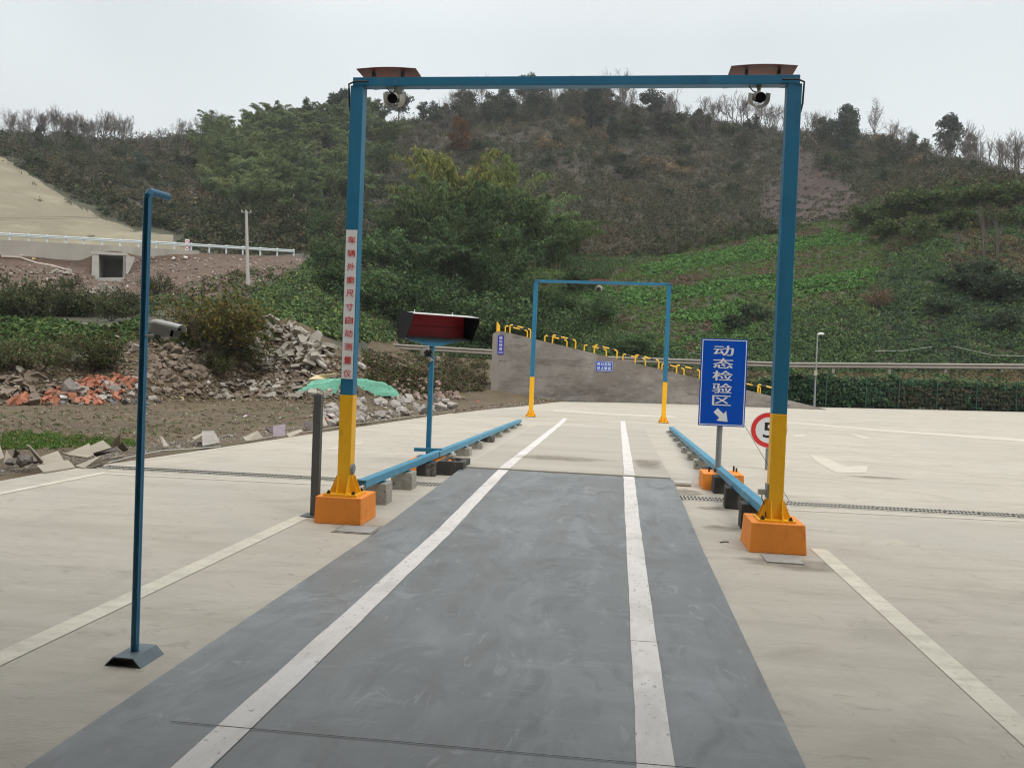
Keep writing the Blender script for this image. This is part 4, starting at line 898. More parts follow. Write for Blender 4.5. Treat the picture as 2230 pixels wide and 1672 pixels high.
# crop bands
bands = [[(1390, 585), (1470, 560), (1640, 530), (1800, 508), (1880, 512), (1890, 528), (1760, 545), (1600, 572), (1500, 590), (1400, 602)],
         [(1265, 625), (1300, 640), (1500, 628), (1640, 610), (1900, 590), (1925, 600), (1850, 628), (1690, 640), (1540, 655), (1440, 660), (1260, 670)],
         [(1440, 690), (1600, 668), (1660, 672), (1640, 690), (1500, 712), (1440, 715)], [(1480, 740), (1560, 715), (1660, 705), (1640, 730), (1520, 770)], [(1285, 640), (1310, 628), (1345, 640), (1330, 690), (1280, 690)]]
cm_ = np.zeros(FCX.shape, bool)
for q_ in bands: cm_ |= inpoly(FCX+jx*.15, FCY+jy*.12, q_)
cm_ &= cl
p, nn, px_, py_ = sample(13000, cm_, 0); _r = ((p@FH)/1.9+fbm(p[:, 0]*.1, p[:, 1]*.1, 2)*1.0) % 1 < .66; p, nn = p[_r], nn[_r]; col = mixcol(len(p), [(.098, .195, .058), (.112, .215, .068), (.075, .15, .048)], [4, 3, 2])
clumpfield('crop', p, nn, .36, 13, col, .15, .10, 'bright green leafy crop in bands on the terraced slope', hgt=1.1, cat='crop')
p, nn, px_, py_ = sample(6500, isfield & ~cm_, 0); zc = fbm(p[:, 0]*.25, p[:, 1]*.25, 3)
col = mixcol(len(p), [(.11, .16, .052), (.10, .175, .052), (.115, .105, .055)], [4, 3, 2]); q_ = zc > .58; col[q_] = mixcol(q_.sum(), [(.16, .115, .075), (.12, .1, .06)], [2, 2])
clumpfield('field_grass', p, nn, .3, 12, col, .16, .05, 'rough grass and weeds between the crop bands', hgt=.7, cat='grass')
# verge behind the fence, and the ivy on it
vg = (FK > np.where(FCX < 1830, 2.3, 1.0)) & (FK < 6.1) & (FCX > 1230) & (FCX < 2420)
p, nn, px_, py_ = sample(3000, vg, -.5); col = mixcol(len(p), [(.17, .125, .08), (.12, .105, .06), (.09, .115, .05)], [4, 3, 3])
clumpfield('verge_weeds', p, nn, .3+.3*RNG.random(len(p)), 18, col, .14, .05, 'dry brown and green weeds on the verge below the tan guard rail', hgt=.7, cat='weeds')
n = 4600; xs_ = RNG.uniform(1640, 2420, n); base_y = np.interp(xs_, edge_x, edge_y)
hgt = RNG.random(n)**.8*(1.35+.9*fbm(xs_*.035, xs_*0+3, 3)); PP = np.stack([G(x, y-1.2) for x, y in zip(xs_, base_y)])+FH*(.25+.9*RNG.random((n, 1))+np.clip((1815-xs_)/100, 0, 1.7)[:, None]*2.6); PP[:, 2] = hgt*np.clip((xs_-1500)/250, .5, 1)
kx = fbm(xs_*.012, hgt*.4, 3); col = mixcol(n, [(.05, .095, .052), (.068, .112, .058), (.042, .072, .04)], [4, 3, 3])
q_ = (xs_ > 1930) & (hgt < 1.25) & (kx > .36); col[q_] = mixcol(q_.sum(), [(.085, .075, .05), (.06, .06, .04), (.05, .075, .038)], [3, 3, 2])
q_ = (hgt > 1.5); col[q_] = mixcol(q_.sum(), [(.11, .15, .07), (.13, .125, .07), (.068, .112, .058)], [3, 2, 2])
iv = clumpfield('fence_ivy', PP, np.tile(-FH+np.array([0, 0, .4]), (n, 1)), .28, 20, col, .085, .07, 'dark ivy growing over the green wire fence along the yard edge', cat='ivy')
fe = thing('wire_fence', 'green wire fence buried in ivy along the far yard edge', 'fence', G(1900, 889))
fx = [1650, 1731, 1805, 1888, 1960, 2043, 2130, 2217, 2300, 2385]
fp = [G(x, float(np.interp(x, edge_x, edge_y))-1)+FH*(.22+min(1.7, max(0, (1815-x)/100))*2.6) for x in fx]; gm2 = M('green fence wire', (.015, .075, .05), .5)
for q_ in fp: MB().tube([q_-[0, 0, .1], q_+[0, 0, 1.75]], .035, 6).build('post', gm2, fe)
b = MB()
for k in range(7): b.tube([q_+np.array([0, 0, .12+.26*k]) for q_ in fp], .006, 3, cap=False)
for i in range(len(fp)-1):
    for j in range(7):
        q_ = fp[i]+(fp[i+1]-fp[i])*(j/7); b.tube([q_, q_+np.array([0, 0, 1.7])], .006, 3, cap=False)
b.build('wire_mesh', gm2, fe)
# left: grass patches, weeds, vegetable leaves
def patch(name, poly, n, size, K, cols, wts, l, w, label, upright=0, hgt=.8, cat='grass'):
    H = hits(n, poly); P = np.array([h[2] for h in H]); return clumpfield(name, P, np.tile([0, 0, 1.], (n, 1)), size, K, mixcol(n, cols, wts), l, w, label, upright, hgt, cat=cat)
GR = [(.085, .16, .04), (.065, .12, .035), (.12, .17, .05)]
patch('grass', [(-60, 955), (60, 942), (200, 955), (310, 968), (300, 982), (180, 982), (90, 985), (-60, 985)], 420, .09, 16, [(.105, .18, .045), (.085, .15, .04), (.14, .18, .06)], [3, 2, 2], .035, .008, 'bright green grass patch behind the broken boards', 1.0)
patch('weeds', [(0, 900), (900, 870), (900, 895), (600, 935), (300, 975), (0, 935)], 240, .07, 10, GR+[(.14, .12, .06)], [2, 2, 1, 4], .035, .008, 'low weeds scattered over the rubble ground', .8, cat='weeds')
patch('vegetable_leaves', [(-60, 690), (60, 690), (150, 700), (240, 720), (310, 690), (330, 720), (200, 735), (100, 742), (-60, 735)], 300, .26, 13, [(.075, .12, .042), (.065, .10, .04), (.095, .14, .05)], [3, 2, 1], .13, .09, 'light green vegetable plants growing on the shelf behind the rubble bank', cat='vegetables')
patch('weeds', [(-60, 735), (330, 725), (470, 700), (600, 700), (600, 745), (430, 760), (300, 745), (200, 770), (-60, 775)], 520, .28, 15, [C1, HB[1], (.1, .13, .05), (.13, .11, .06)], [3, 2, 3, 2], .12, .03, 'green and dry weeds along the top of the rubble bank', .6, cat='weeds')
patch('weeds', [(470, 600), (560, 580), (680, 590), (680, 650), (560, 680), (440, 680), (330, 680), (330, 640)], 420, .4, 16, [C1, C2, HB[1], (.12, .1, .055)], [3, 2, 3, 2], .15, .06, 'weeds at the foot of the red soil bank', cat='weeds')
patch('weeds', [(-40, 690), (330, 690), (330, 640), (220, 655), (100, 640), (-40, 650)], 420, .5, 18, [C2, C1, HB[1], (.12, .1, .055)], [3, 2, 2, 1], .15, .07, 'dark low growth in front of the red soil bank', cat='weeds')
patch('weeds', [(790, 765), (1065, 782), (1065, 852), (900, 862), (800, 840)], 1100, .26, 14, [(.085, .10, .04), (.095, .075, .045), (.06, .085, .034), (.07, .055, .037)], [3, 4, 2, 4], .10, .03, 'weedy brown bank below the tan guard rail beside the ramp', cat='weeds')
# ------------------------------------------------------------------ plants as things
def segs2mesh(S_, n=3):
    """list of (p0,p1,r0,r1) -> arrays of small prisms"""
    p0 = np.array([a[0] for a in S_]); p1 = np.array([a[1] for a in S_]); r0 = np.array([a[2] for a in S_])[:, None]; r1 = np.array([a[3] for a in S_])[:, None]
    t = unit(p1-p0); ref = np.where(np.abs(t[:, 2:3]) < .9, np.array([[0, 0, 1.]]), np.array([[1., 0, 0]])); a = unit(np.cross(t, ref)); b_ = np.cross(t, a); V = []
    for p_, r in ((p0, r0), (p1, r1)):
        for k in range(n): q = 2*math.pi*k/n; V.append(p_+(a*math.cos(q)+b_*math.sin(q))*r)
    V = np.stack(V, 1); m_ = len(S_); F = []
    for k in range(n): F.append(np.stack([np.full(m_, k), np.full(m_, (k+1) % n), np.full(m_, n+(k+1) % n), np.full(m_, n+k)], 1))
    F = np.stack(F, 1)+(np.arange(m_)*2*n)[:, None, None]; return V.reshape(-1, 3), F.reshape(-1, 4)
def branch(S_, p, d, L, r, lev, spread=.55, up=.25, kids=(3, 5), mn=.02, tips=None):
    n = 4; q = np.array(p, float); d = unit(np.array(d, float))
    pts = [q]
    for i in range(n):
        d = unit(d+RNG.normal(size=3)*.13+np.array([0, 0, up*.12])); q2 = q+d*L/n; S_.append((q, q2, max(mn*.5, r*(1-.6*i/n)), max(mn*.4, r*(1-.6*(i+1)/n)))); q = q2; pts.append(q)
    if tips is not None and lev <= 1: tips.extend(pts[1:])
    if lev == 0: return
    for k in range(random.randint(*kids)):
        t = random.uniform(.3, 1); b = pts[0]+(pts[-1]-pts[0])*t; i = min(n-1, int(t*n)); b = pts[i]+(pts[i+1]-pts[i])*(t*n-i if t < 1 else 1)
        branch(S_, b, unit(d+RNG.normal(size=3)*spread+np.array([0, 0, up])), L*random.uniform(.5, .75), r*.5, lev-1, spread, up, kids, mn, tips)
def place(protos, name_label, x, y, hpx, label=None, wf=1.0, sink=.2, group=None, tilt=0.0, P=None):
    """put a copy (or the first use) of a unit-height plant at picture (x, y), hpx tall there"""
    pr = random.choice(protos); P = hit(x, y) if P is None else P; d = float((P-EYEP)@FH); h = hpx/FOC*d
    if pr.get('used') or True:
        if not pr.get('used'): o = pr['o']; pr['used'] = True
        else: o = copy_tree(pr['o'])
    o.location = Vector([float(a) for a in (P[0], P[1], P[2]-sink*h*.1)]); o.scale = (h*wf, h*wf, h); o.rotation_euler = (random.uniform(-tilt, tilt), random.uniform(-tilt, tilt), random.uniform(0, 6.28))
    if label: o['label'] = label
    if group: o['group'] = group
    return o
def proto(name, cat, label, group, parts):
    o = thing(name, label, cat, (0, 0, 0), group)
    for pn_, me in parts: nobj(pn_, me, o)
    return {'o': o, 'used': False}
def bare(leafy=0.0, lev=3, lean=.5):
    S_ = []; tips = []
    for k in range(random.randint(1, 3)): branch(S_, (0, 0, 0), (random.uniform(-.35, .35), random.uniform(-.35, .35), 1), .48, .014, lev, lean, .35, (3, 5), .0045, tips)
    V, F = segs2mesh(S_); k = 1/V[:, 2].max(); V *= k; parts = [('trunk', npmesh('trunk', V, F, TWIG))]
    if leafy:
        tp_ = np.array(tips)*k; tp_ = tp_[RNG.random(len(tp_)) < leafy]; c = tp_+RNG.normal(size=tp_.shape)*.02
        v, f = leaves_at(c, .018, .012); parts.append(('crown', npmesh('crown', v, f, LEAFO, colors=varcol((.13, .11, .075), len(c)))))
    return parts
def slender():
    S_ = []; tips = []; p0 = np.array([0, 0, 0.])
    for i in range(10):
        q = np.array([.01*math.sin(i), .012*math.cos(i*1.3), (i+1)/10]); S_.append((p0, q, .011*(1-i/11), .011*(1-(i+1)/11))); p0 = q
    for k in range(34):
        t = random.uniform(.25, .97); a = random.uniform(0, 6.28); branch(S_, (0, 0, t), (math.cos(a)*.6, math.sin(a)*.6, 1.0), .30*(1-t)+.09, .0045, 1, .5, .4, (3, 5), .003, tips)
    V, F = segs2mesh(S_); V = V/V[:, 2].max(); c = np.array(tips)[::2]+RNG.normal(size=(len(tips[::2]), 3))*.012; v, f = leaves_at(c, .011, .008)
    return [('trunk', npmesh('trunk', V, F, TWIG)), ('crown', npmesh('crown', v, f, LEAFO, colors=varcol((.14, .12, .085), len(c))))]
def evergreen(col, ncl=34, per=100, l=.03, w=.018, shape=(.33, .33, .40), zc=.58, gap=.0, conic=False):
    S_ = []; b = []
    th_ = np.array([0, 0, 1.]); S_.append((np.array([0, 0, 0.]), np.array([.01, 0, .5]), .022, .015)); S_.append((np.array([.01, 0, .5]), np.array([0, .01, .9]), .015, .004))
    cs = []
    while len(cs) < ncl:
        q = RNG.uniform(-1, 1, 3)
        if np.linalg.norm(q) > 1: continue
        if conic and np.hypot(q[0], q[1]) > (1-q[2])*.62: continue
        cs.append(q*np.array(shape)+np.array([0, 0, zc]))
    for q in cs: S_.append((np.array([0, 0, max(.15, q[2]-.16)]), q, .008, .003))
    P = [];
    for q in cs:
        r = random.uniform(.08, .17); o = unit(RNG.normal(size=(per, 3)))*(RNG.random((per, 1))**.45)*r*np.array([1.15, 1.15, .8]); P.append((q+o, np.tile(np.array(col)*random.uniform(.8, 1.2), (per, 1))))
    c = np.concatenate([a for a, _ in P]); cb = np.concatenate([a for _, a in P]); v, f = leaves_at(c, l, w, up=.4); sc_z = 1/c[:, 2].max()
    V, F = segs2mesh(S_, 5); return [('trunk', npmesh('trunk', V*sc_z, F, BARK)), ('crown', npmesh('crown', v*sc_z, f, LEAFO, colors=varcol(cb, len(c), .2)))]
def bamboo(col, nc=11, per=120, tipcol=None, spread=.24, ll=.034):
    S_ = []; C = []; A = []; CB = []
    for k in range(nc):
        a = RNG.uniform(0, 6.28); r0 = RNG.uniform(0, .05); lean = RNG.uniform(.05, spread); H = RNG.uniform(.7, 1.0); h = np.array([math.cos(a), math.sin(a), 0]); p = h*r0; pts = [p]
        for i in range(1, 9):
            t = i/8; q = h*(r0+lean*t**2.4*1.5)+np.array([0, 0, H*(t-.24*t**5)]); S_.append((pts[-1], q, .0052*(1-.8*(t-.125)), .0052*(1-.8*t))); pts.append(q)
        pts = np.array(pts); t = RNG.uniform(.12, 1, per)**.8; i = np.minimum(7, (t*8).astype(int)); f = t*8-i; base = pts[i]*(1-f[:, None])+pts[i+1]*f[:, None]
        rad = (.012+.085*np.sin(np.clip(t, 0, 1)*math.pi*.93)**.8)
        side = RNG.normal(size=(per, 3)); side[:, 2] = side[:, 2]*.4-.15; side = unit(side); C.append(base+side*rad[:, None]*RNG.random((per, 1))**.6)
        ax = side.copy(); ax[:, 2] -= .9; A.append(unit(ax+RNG.normal(size=(per, 3))*.3)); cb = np.tile(np.array(col)*random.uniform(.8, 1.2), (per, 1))
        if tipcol is not None: q = (t[:, None] > .6)*RNG.random((per, 1)); cb = cb*(1-q)+np.array(tipcol)*q
        CB.append(cb)
    c = np.concatenate(C); a = np.concatenate(A); cb = np.concatenate(CB); n = len(c); sd = unit(np.cross(a, randdir(n))); v, f = diamonds(c, a, sd, ll*(.6+.8*RNG.random(n)), ll*.24*(.7+.6*RNG.random(n)))
    V, F = segs2mesh(S_, 4); return [('culms', npmesh('culms', V, F, CULM)), ('foliage', npmesh('foliage', v, f, LEAFO, colors=varcol(cb, n, .2)))]
def shrub(col, nst=7, per=240, l=.05, w=.025, flat=1.0, dens=1.0, droop=.2):
    S_ = []; tips = []
    for k in range(nst):
        a = RNG.uniform(0, 6.28); branch(S_, (0, 0, 0), (math.cos(a)*.65, math.sin(a)*.65, RNG.uniform(.6, 1.2)), RNG.uniform(.4, .55), .011, 2, .6, .2, (3, 4), .004, tips)
    tp_ = np.array(tips); q = tp_[RNG.integers(0, len(tp_), int(nst*per*dens))]; c = q+RNG.normal(size=q.shape)*.05; c[:, 2] = np.abs(c[:, 2]); cb = mixcol(len(c), col, [3]+[2]*(len(col)-1)) if isinstance(col, list) else np.tile(col, (len(c), 1))
    v, f = leaves_at(c, l, w, up=.3, droop=droop); k = 1/c[:, 2].max(); V, F = segs2mesh(S_, 4)
    return [('stems', npmesh('stems', V*k, F, BARK)), ('foliage', npmesh('foliage', v*k, f, LEAFO, colors=varcol(cb, len(c), .22)))]
# ridge: bare trees
GB = 'bare winter trees on the skyline'
bareP = [proto('bare_tree', 'tree', 'leafless grey tree on the skyline of the hill', GB, bare(.12*(k % 3 == 0))) for k in range(6)]
def ridge_y(x): return float(np.interp(x, cx_, PYg[:, np.argmin(abs(KK-12))]))
BT = [(8, 42), (35, 28), (62, 26), (92, 36), (112, 40), (132, 34), (152, 44), (172, 40), (190, 40), (208, 56), (222, 46), (238, 38), (258, 30), (350, 24), (378, 20), (425, 40), (452, 52), (470, 44), (948, 46), (968, 54), (988, 62), (1008, 66), (1028, 56), (1045, 60), (1062, 50), (1185, 55), (1205, 50), (1232, 56), (1248, 48), (1300, 50), (1322, 64), (1338, 72), (1352, 66), (1432, 44), (1448, 52), (1466, 40), (1482, 38), (1535, 44), (1552, 58), (1568, 66), (1584, 72), (1600, 62), (1616, 66), (1632, 60), (1648, 54), (1664, 56), (1680, 52), (1694, 46), (1742, 46), (1756, 54), (1912, 48), (1930, 52), (1948, 44), (1962, 40), (2082, 88), (2096, 78), (2110, 64), (2128, 52), (2146, 78), (2162, 88), (2178, 74), (2196, 98), (2210, 110), (2222, 92), (2236, 100)]
for x, h in BT+[(random.uniform(0, 275), random.uniform(30, 46)) for _ in range(26)]: place(bareP, None, x, ridge_y(x)+random.uniform(3, 9), h*(1.35 if x < 300 else 1.1)+6, wf=random.uniform(.8, 1.15))
tb = proto('slender_tree', 'tree', 'tall slender bare tree with few leaves beside the two-lobed dark evergreen', None, slender()); place([tb], None, 1885, 322, 108, wf=1.0)
# ridge: evergreens, each its own look
DK = (.062, .08, .06); DK2 = (.07, .084, .068)
EV = [(725, 275, 80, .95, 'round dark evergreen standing over the bamboo, nearest left of the lettered post', {}), (762, 275, 54, .9, 'smaller dark evergreen touching the post on the skyline', {}),
 (853, 272, 84, 1.0, 'broad grey-green pine right behind the near gate post, see-through below', dict(ncl=22, shape=(.38, .38, .28), zc=.7)), (905, 268, 48, .95, 'small pine right of the broad see-through pine', dict(ncl=18, shape=(.3, .3, .34))), (930, 262, 44, .9, 'second small pine on the skyline near the bare thicket', dict(ncl=18)),
 (1078, 245, 58, .8, 'narrow dark tree left of the hill summit', {}), (1130, 238, 78, .85, 'tall dark tree poking above the gate beam at the summit', {}), (1165, 236, 56, .9, 'dark tree just right of the summit', {}), (1275, 292, 108, .72, 'big dark evergreen below the beam, right of the summit', dict(ncl=46)), (1318, 330, 84, .5, 'slim dark tree lower on the hill beside the big evergreen', {}),
 (1402, 268, 82, .95, 'round topped evergreen alone on the skyline between bare trees', dict(ncl=26, zc=.66, shape=(.34, .34, .32))), (1500, 272, 30, 1.2, 'low dark bushy tree under the gate camera', {}),
 (1770, 288, 40, 1.0, 'small evergreen just right of the right gate post', {}), (1790, 288, 36, 1.0, 'tiny evergreen leaning against the two-lobed dark one', {}), (1825, 330, 108, .68, 'large two-lobed dark evergreen right of the right gate post', dict(ncl=60, shape=(.33, .33, .46), zc=.52)),
 (1968, 332, 44, .8, 'small thin tree between the two large right evergreens', dict(ncl=16)), (2045, 345, 106, .85, 'wide dark tree on the right skyline with twiggy top', dict(ncl=36, zc=.62)), (2092, 350, 66, .8, 'leaning thin-leaved tree right of the wide dark tree', dict(ncl=18)), (76, 305, 34, .9, 'small dark tree on the far left skyline', {}), (296, 388, 56, .95, 'dark round bush alone on the left hillside above the cut slope', dict(ncl=30, zc=.5)), (172, 306, 40, .7, 'thin half-bare evergreen among the left bare trees', dict(ncl=14))]
for x, y, h, wf, lab, kw in EV: place([proto('evergreen_tree', 'tree', lab, None, evergreen(DK if random.random() < .6 else DK2, **kw))], None, x, y, h, wf=wf)
o_ = proto('orange_tree', 'tree', 'rust orange tree on the hill above the tall bamboo', None, evergreen((.17, .082, .03), 30, 90, .026, .014, (.3, .3, .4))); place([o_], None, 985, 345, 92, wf=.75)
for k, (x, y, h, wf) in enumerate([(1238, 290, 36, 1.2), (1290, 312, 34, 1.2), (1180, 335, 40, 1), (1410, 372, 40, 1.3), (1330, 345, 30, 1.3), (1455, 385, 30, 1.4), (1905, 318, 34, 1.3), (1985, 370, 34, 1.4)]):
    if k == 0: sb = [proto('straw_bush', 'bush', 'pale straw coloured dry bush on the brown hillside', 'straw coloured bushes on the hill', shrub([(.26, .2, .115), (.16, .13, .08)], 6, 120, .05, .02)) for _ in range(2)]
    place(sb, None, x, y, h, wf=wf)
GG = [(.052, .066, .032), (.044, .06, .034), (.062, .07, .03), (.05, .055, .036)]
gb = [proto('green_shrub', 'bush', 'dull green shrub among the brown hillside brush', 'green shrubs on the hill', shrub([GG[k % 4], GG[(k+1) % 4]], 6, 150, .055, .03)) for k in range(3)]
for _ in range(46):
    x = random.uniform(930, 2150); y = random.uniform(max(ridge_y(x)+12, 235), min(ridge_y(x)+190, 440))
    if not inpoly(np.array([x]), np.array([y]), SCAR)[0] and not (x > 1850 and y > 400): place(gb, None, x, y, random.uniform(24, 46), wf=random.uniform(.9, 1.5))
for _ in range(34):
    x = random.uniform(60, 470); y = random.uniform(ridge_y(x)+15, np.interp(x, [60, 110, 230, 400, 470], [360, 400, 460, 520, 530])); place(gb, None, x, y, random.uniform(20, 38), wf=random.uniform(.9, 1.6))
for _ in range(40):
    x = random.uniform(425, 790); place(gb, None, x, random.uniform(450, 545), random.uniform(24, 40), wf=random.uniform(.9, 1.5))
for _ in range(90):                                          # thicket below the skyline
    x = random.choice([random.uniform(930, 1480), random.uniform(930, 1480), random.uniform(1480, 2230), random.uniform(0, 430)]); place(bareP, None, x, ridge_y(x)+random.uniform(4, 46), random.uniform(36, 66), wf=random.uniform(.8, 1.3))
th_ = [proto('thicket_tree', 'tree', 'dull brown-green leafy tree in the thicket near the hill top', 'thicket trees near the hill top', evergreen(c_, 24, 90, .032, .018, (.36, .36, .42), .55)) for c_ in ((.075, .078, .052), (.085, .076, .055), (.062, .076, .05))]
for _ in range(46):
    x = random.choice([random.uniform(930, 1440), random.uniform(930, 1440), random.uniform(1440, 1990)]); place(th_, None, x, ridge_y(x)+random.uniform(8, 60), random.uniform(34, 60), wf=random.uniform(.8, 1.25))
# bamboo wood on the left hill
BG = 'bamboo clumps in the wood on the left hill'
bamP = [proto('bamboo_clump', 'bamboo', 'dense grey-green feathery bamboo clump in the wood above the pale guard rail', BG, bamboo(c_, 14, 260, None, .3, .034)) for c_ in ((.135, .175, .075), (.105, .148, .07), (.15, .18, .078), (.115, .148, .064))]
WOOD = [(440, 300), (520, 285), (620, 275), (700, 272), (800, 275), (850, 300), (840, 360), (800, 420), (740, 470), (640, 480), (560, 470), (470, 460), (420, 410), (420, 340)]
hb_ = sorted(hits(150, WOOD), key=lambda h: h[1])
for x, y, P in hb_: place(bamP, None, x, y, random.uniform(50, 86), wf=random.uniform(1.0, 1.5), tilt=.08, P=P)
for x, y, h in ((440, 300, 36), (475, 295, 46), (520, 288, 42), (560, 285, 46), (600, 280, 44), (640, 276, 60), (690, 275, 62), (815, 275, 60), (790, 275, 60)): place(bamP, None, x, y, h, wf=.9)
# tall bamboo at the foot of the hill
tall = [('yellowish', 985, 590, 322, .62, (.085, .105, .035), (.125, .115, .036)), ('plume topped', 1092, 560, 250, .6, (.085, .115, .04), (.115, .13, .042)), ('dark', 930, 600, 260, .7, (.06, .086, .038), None), ('wide', 1150, 590, 222, .8, (.07, .10, .042), None), ('dense', 1040, 620, 262, .75, (.058, .086, .038), None),
        ('low', 880, 590, 180, .8, (.055, .078, .036), None), ('drooping', 1205, 590, 160, 1.0, (.075, .11, .042), None), ('short', 1110, 640, 190, .9, (.056, .088, .04), None), ('bushy', 985, 650, 220, .85, (.05, .076, .036), None), ('leaning', 1240, 560, 110, 1.1, (.085, .115, .045), None), ('spreading', 900, 660, 170, 1.0, (.055, .085, .04), None), ('shady', 1060, 670, 170, 1.0, (.06, .095, .043), None)]
wh = ['tallest, topping the group', 'with a pale plume right of the tallest', 'left of the tallest', 'on the right flank', 'in the middle of the group', 'at the left edge of the group', 'arching over the right end', 'in front on the right', 'in front of the tallest', 'sticking out farthest right', 'low in front on the left', 'low in front in the middle']
for (nm, x, y, h, wf, c_, tc_), wd in zip(tall, wh):
    h = h*1.06; wf = wf*1.25; place([proto('bamboo_clump', 'bamboo', f'{nm} bamboo clump at the hill foot, {wd}', None, bamboo(tuple(a*1.5 for a in c_), 20, 480, tc_, .40, .022))], None, x, y, h, wf=wf, tilt=.04)
kud = [proto('creeper_mound', 'shrub', 'shrub smothered in broad leaved creeper below the tall bamboo', 'creeper covered shrubs under the bamboo', shrub([C2, C1, (.075, .125, .05)], 10, 420, .022, .016)) for _ in range(3)]
for x, y, h, wf in ((830, 600, 120, 1.1), (800, 680, 110, 1.2), (860, 700, 130, 1.2), (930, 735, 110, 1.3), (1010, 740, 120, 1.2), (1080, 760, 130, 1.1), (1150, 770, 120, 1.1), (1130, 700, 120, 1.1), (1210, 740, 90, 1.3), (1260, 640, 70, 1.2), (1230, 700, 80, 1.2), (700, 590, 90, 1.0), (740, 640, 90, 1.2), (1310, 705, 80, 1.2), (960, 690, 100, 1.3), (1060, 560, 110, 1.0), (1000, 600, 100, 1.2), (1385, 770, 60, 1.5), (690, 530, 100, .6), (870, 560, 110, 1.0)): place(kud, None, x, y, h, wf=wf)
lb = proto('broadleaf_tree', 'tree', 'fresh green broadleaf tree in front of the dark bamboo', None, shrub([(.11, .165, .055), (.085, .14, .05)], 9, 330, .03, .02)); place([lb], None, 1065, 650, 165, wf=.75)
sp_ = [proto('spur_shrub', 'bush', 'dark green shrub on the crest of the right spur', 'shrubs on the right spur', shrub([(.08, .115, .045), (.06, .088, .038), (.10, .115, .05)], 8, 220, .04, .024)) for _ in range(3)]
for x, y, h, wf in ((1875, 492, 56, 1.3), (1905, 485, 66, 1.2), (1945, 478, 74, 1.2), (1985, 470, 76, 1.2), (2030, 462, 72, 1.3), (2075, 455, 66, 1.3), (2120, 450, 62, 1.3), (2165, 448, 62, 1.3), (2210, 445, 66, 1.3), (1930, 520, 56, 1.4), (2000, 520, 56, 1.4), (2060, 505, 56, 1.4), (2140, 500, 60, 1.4), (2215, 500, 60, 1.4)): place(sp_, None, x, y, h, wf=wf)
dk_ = [proto('dark_shrub', 'bush', 'dark grey-green shrub low on the right creeper slope', 'shrubs low on the right slope', shrub([(.055, .078, .05), (.068, .098, .055)], 8, 220, .04, .028)) for _ in range(2)]
for x, y, h, wf in ((2090, 640, 66, 1.4), (2150, 660, 76, 1.3), (2210, 650, 80, 1.3), (2120, 610, 60, 1.4), (2050, 690, 56, 1.4), (2180, 720, 56, 1.5), (1640, 700, 50, 1.3), (1600, 720, 44, 1.3)): place(dk_, None, x, y, h, wf=wf)
rb = proto('brown_bush', 'bush', 'rounded rusty brown dead bush on the green slope right of the gate', None, shrub([(.17, .115, .075), (.13, .09, .06)], 9, 200, .03, .012)); place([rb], None, 1912, 672, 62, wf=.95)
tw2 = [proto('bare_sapling', 'tree', 'pale bare forked sapling on the right slope', 'bare saplings on the right slope', bare(0, 2, .4))]
for x, y, h in ((2135, 570, 150), (2165, 570, 130), (2080, 560, 80), (2195, 420, 90)): place(tw2, None, x, y, h, wf=.5)
# left middle ground
ys2 = proto('yellow_shrub', 'shrub', 'large shrub with yellowing leaves on the rubble bank', None, shrub([(.155, .152, .05), (.20, .17, .048), (.12, .13, .052), (.17, .12, .048)], 15, 300, .021, .0105, droop=.5)); place([ys2], None, 458, 780, 190, wf=1.22)
db = [proto('dark_bush', 'bush', 'dark green bush in front of the red soil bank', 'dark bushes before the red bank', shrub([(.065, .085, .04), (.08, .095, .045), (.09, .085, .05)], 9, 170, .034, .018)) for _ in range(3)]
for x, y, h, wf in ((15, 690, 90, 1.1), (60, 695, 110, .9), (110, 690, 90, 1.1), (160, 688, 80, 1.1), (-30, 690, 90, 1.2), (205, 690, 66, 1.2), (280, 690, 80, 1.1), (345, 640, 56, 1.2), (150, 640, 44, 1), (240, 700, 60, 1.2)): place(db, None, x, y, h, wf=wf)
wb = [proto('weed_bush', 'bush', 'olive weedy bush growing on the rubble bank', 'weedy bushes on the rubble bank', shrub([(.085, .10, .045), (.07, .09, .04), (.12, .10, .06)], 9, 220, .035, .012)) for _ in range(2)]
for x, y, h, wf in ((30, 806, 70, 1.3), (95, 812, 80, 1.3), (200, 812, 80, 1.2), (250, 808, 76, 1.2), (-20, 806, 70, 1.3), (150, 790, 66, 1.3), (520, 800, 70, 1.3), (470, 815, 60, 1.2)): place(wb, None, x, y, h, wf=wf)
# poles
P = hit(538, 622); ptop_ = T(536.5, 460, float((P-EYEP)@FH)); up_ = thing('utility_pole', 'pale concrete utility pole with a small crossarm before the red bank', 'utility pole', P)
MB().tube([P-[0, 0, .3], [ptop_[0], ptop_[1], ptop_[2]]], [.17, .11], 10).build('pole_shaft', m['pole'], up_)
rh = np.array([RT[0], RT[1], 0]); rh /= np.linalg.norm(rh)
b = MB(); b.tube([ptop_-rh*.4-[0, 0, .12], ptop_+rh*.4-[0, 0, .12]], .045, 6)
b.build('crossarm', m['galv'], up_)
for k in (-.38, -.05, .36): MB().tube([ptop_+rh*k-[0, 0, .1], ptop_+rh*k+[0, 0, .02], ptop_+rh*k+[0, 0, .1]], [.05, .06, .03], 8).build('insulator', m['housing'], up_)
for k, dy in ((-.38, 0), (.36, 2.2)):
    a = ptop_+rh*k+np.array([0, 0, .08]); e = T(-400, 463+dy*3, 92); pts = [a+(e-a)*t+np.array([0, 0, -1.2*4*t*(1-t)*.5]) for t in np.linspace(0, 1, 12)]
    tag(MB().tube(pts, .012, 4).build('overhead_wire', m['rubber'], origin=a), f'thin dark overhead wire from the {"left" if k < 0 else "right"} end of the crossarm', 'wire')
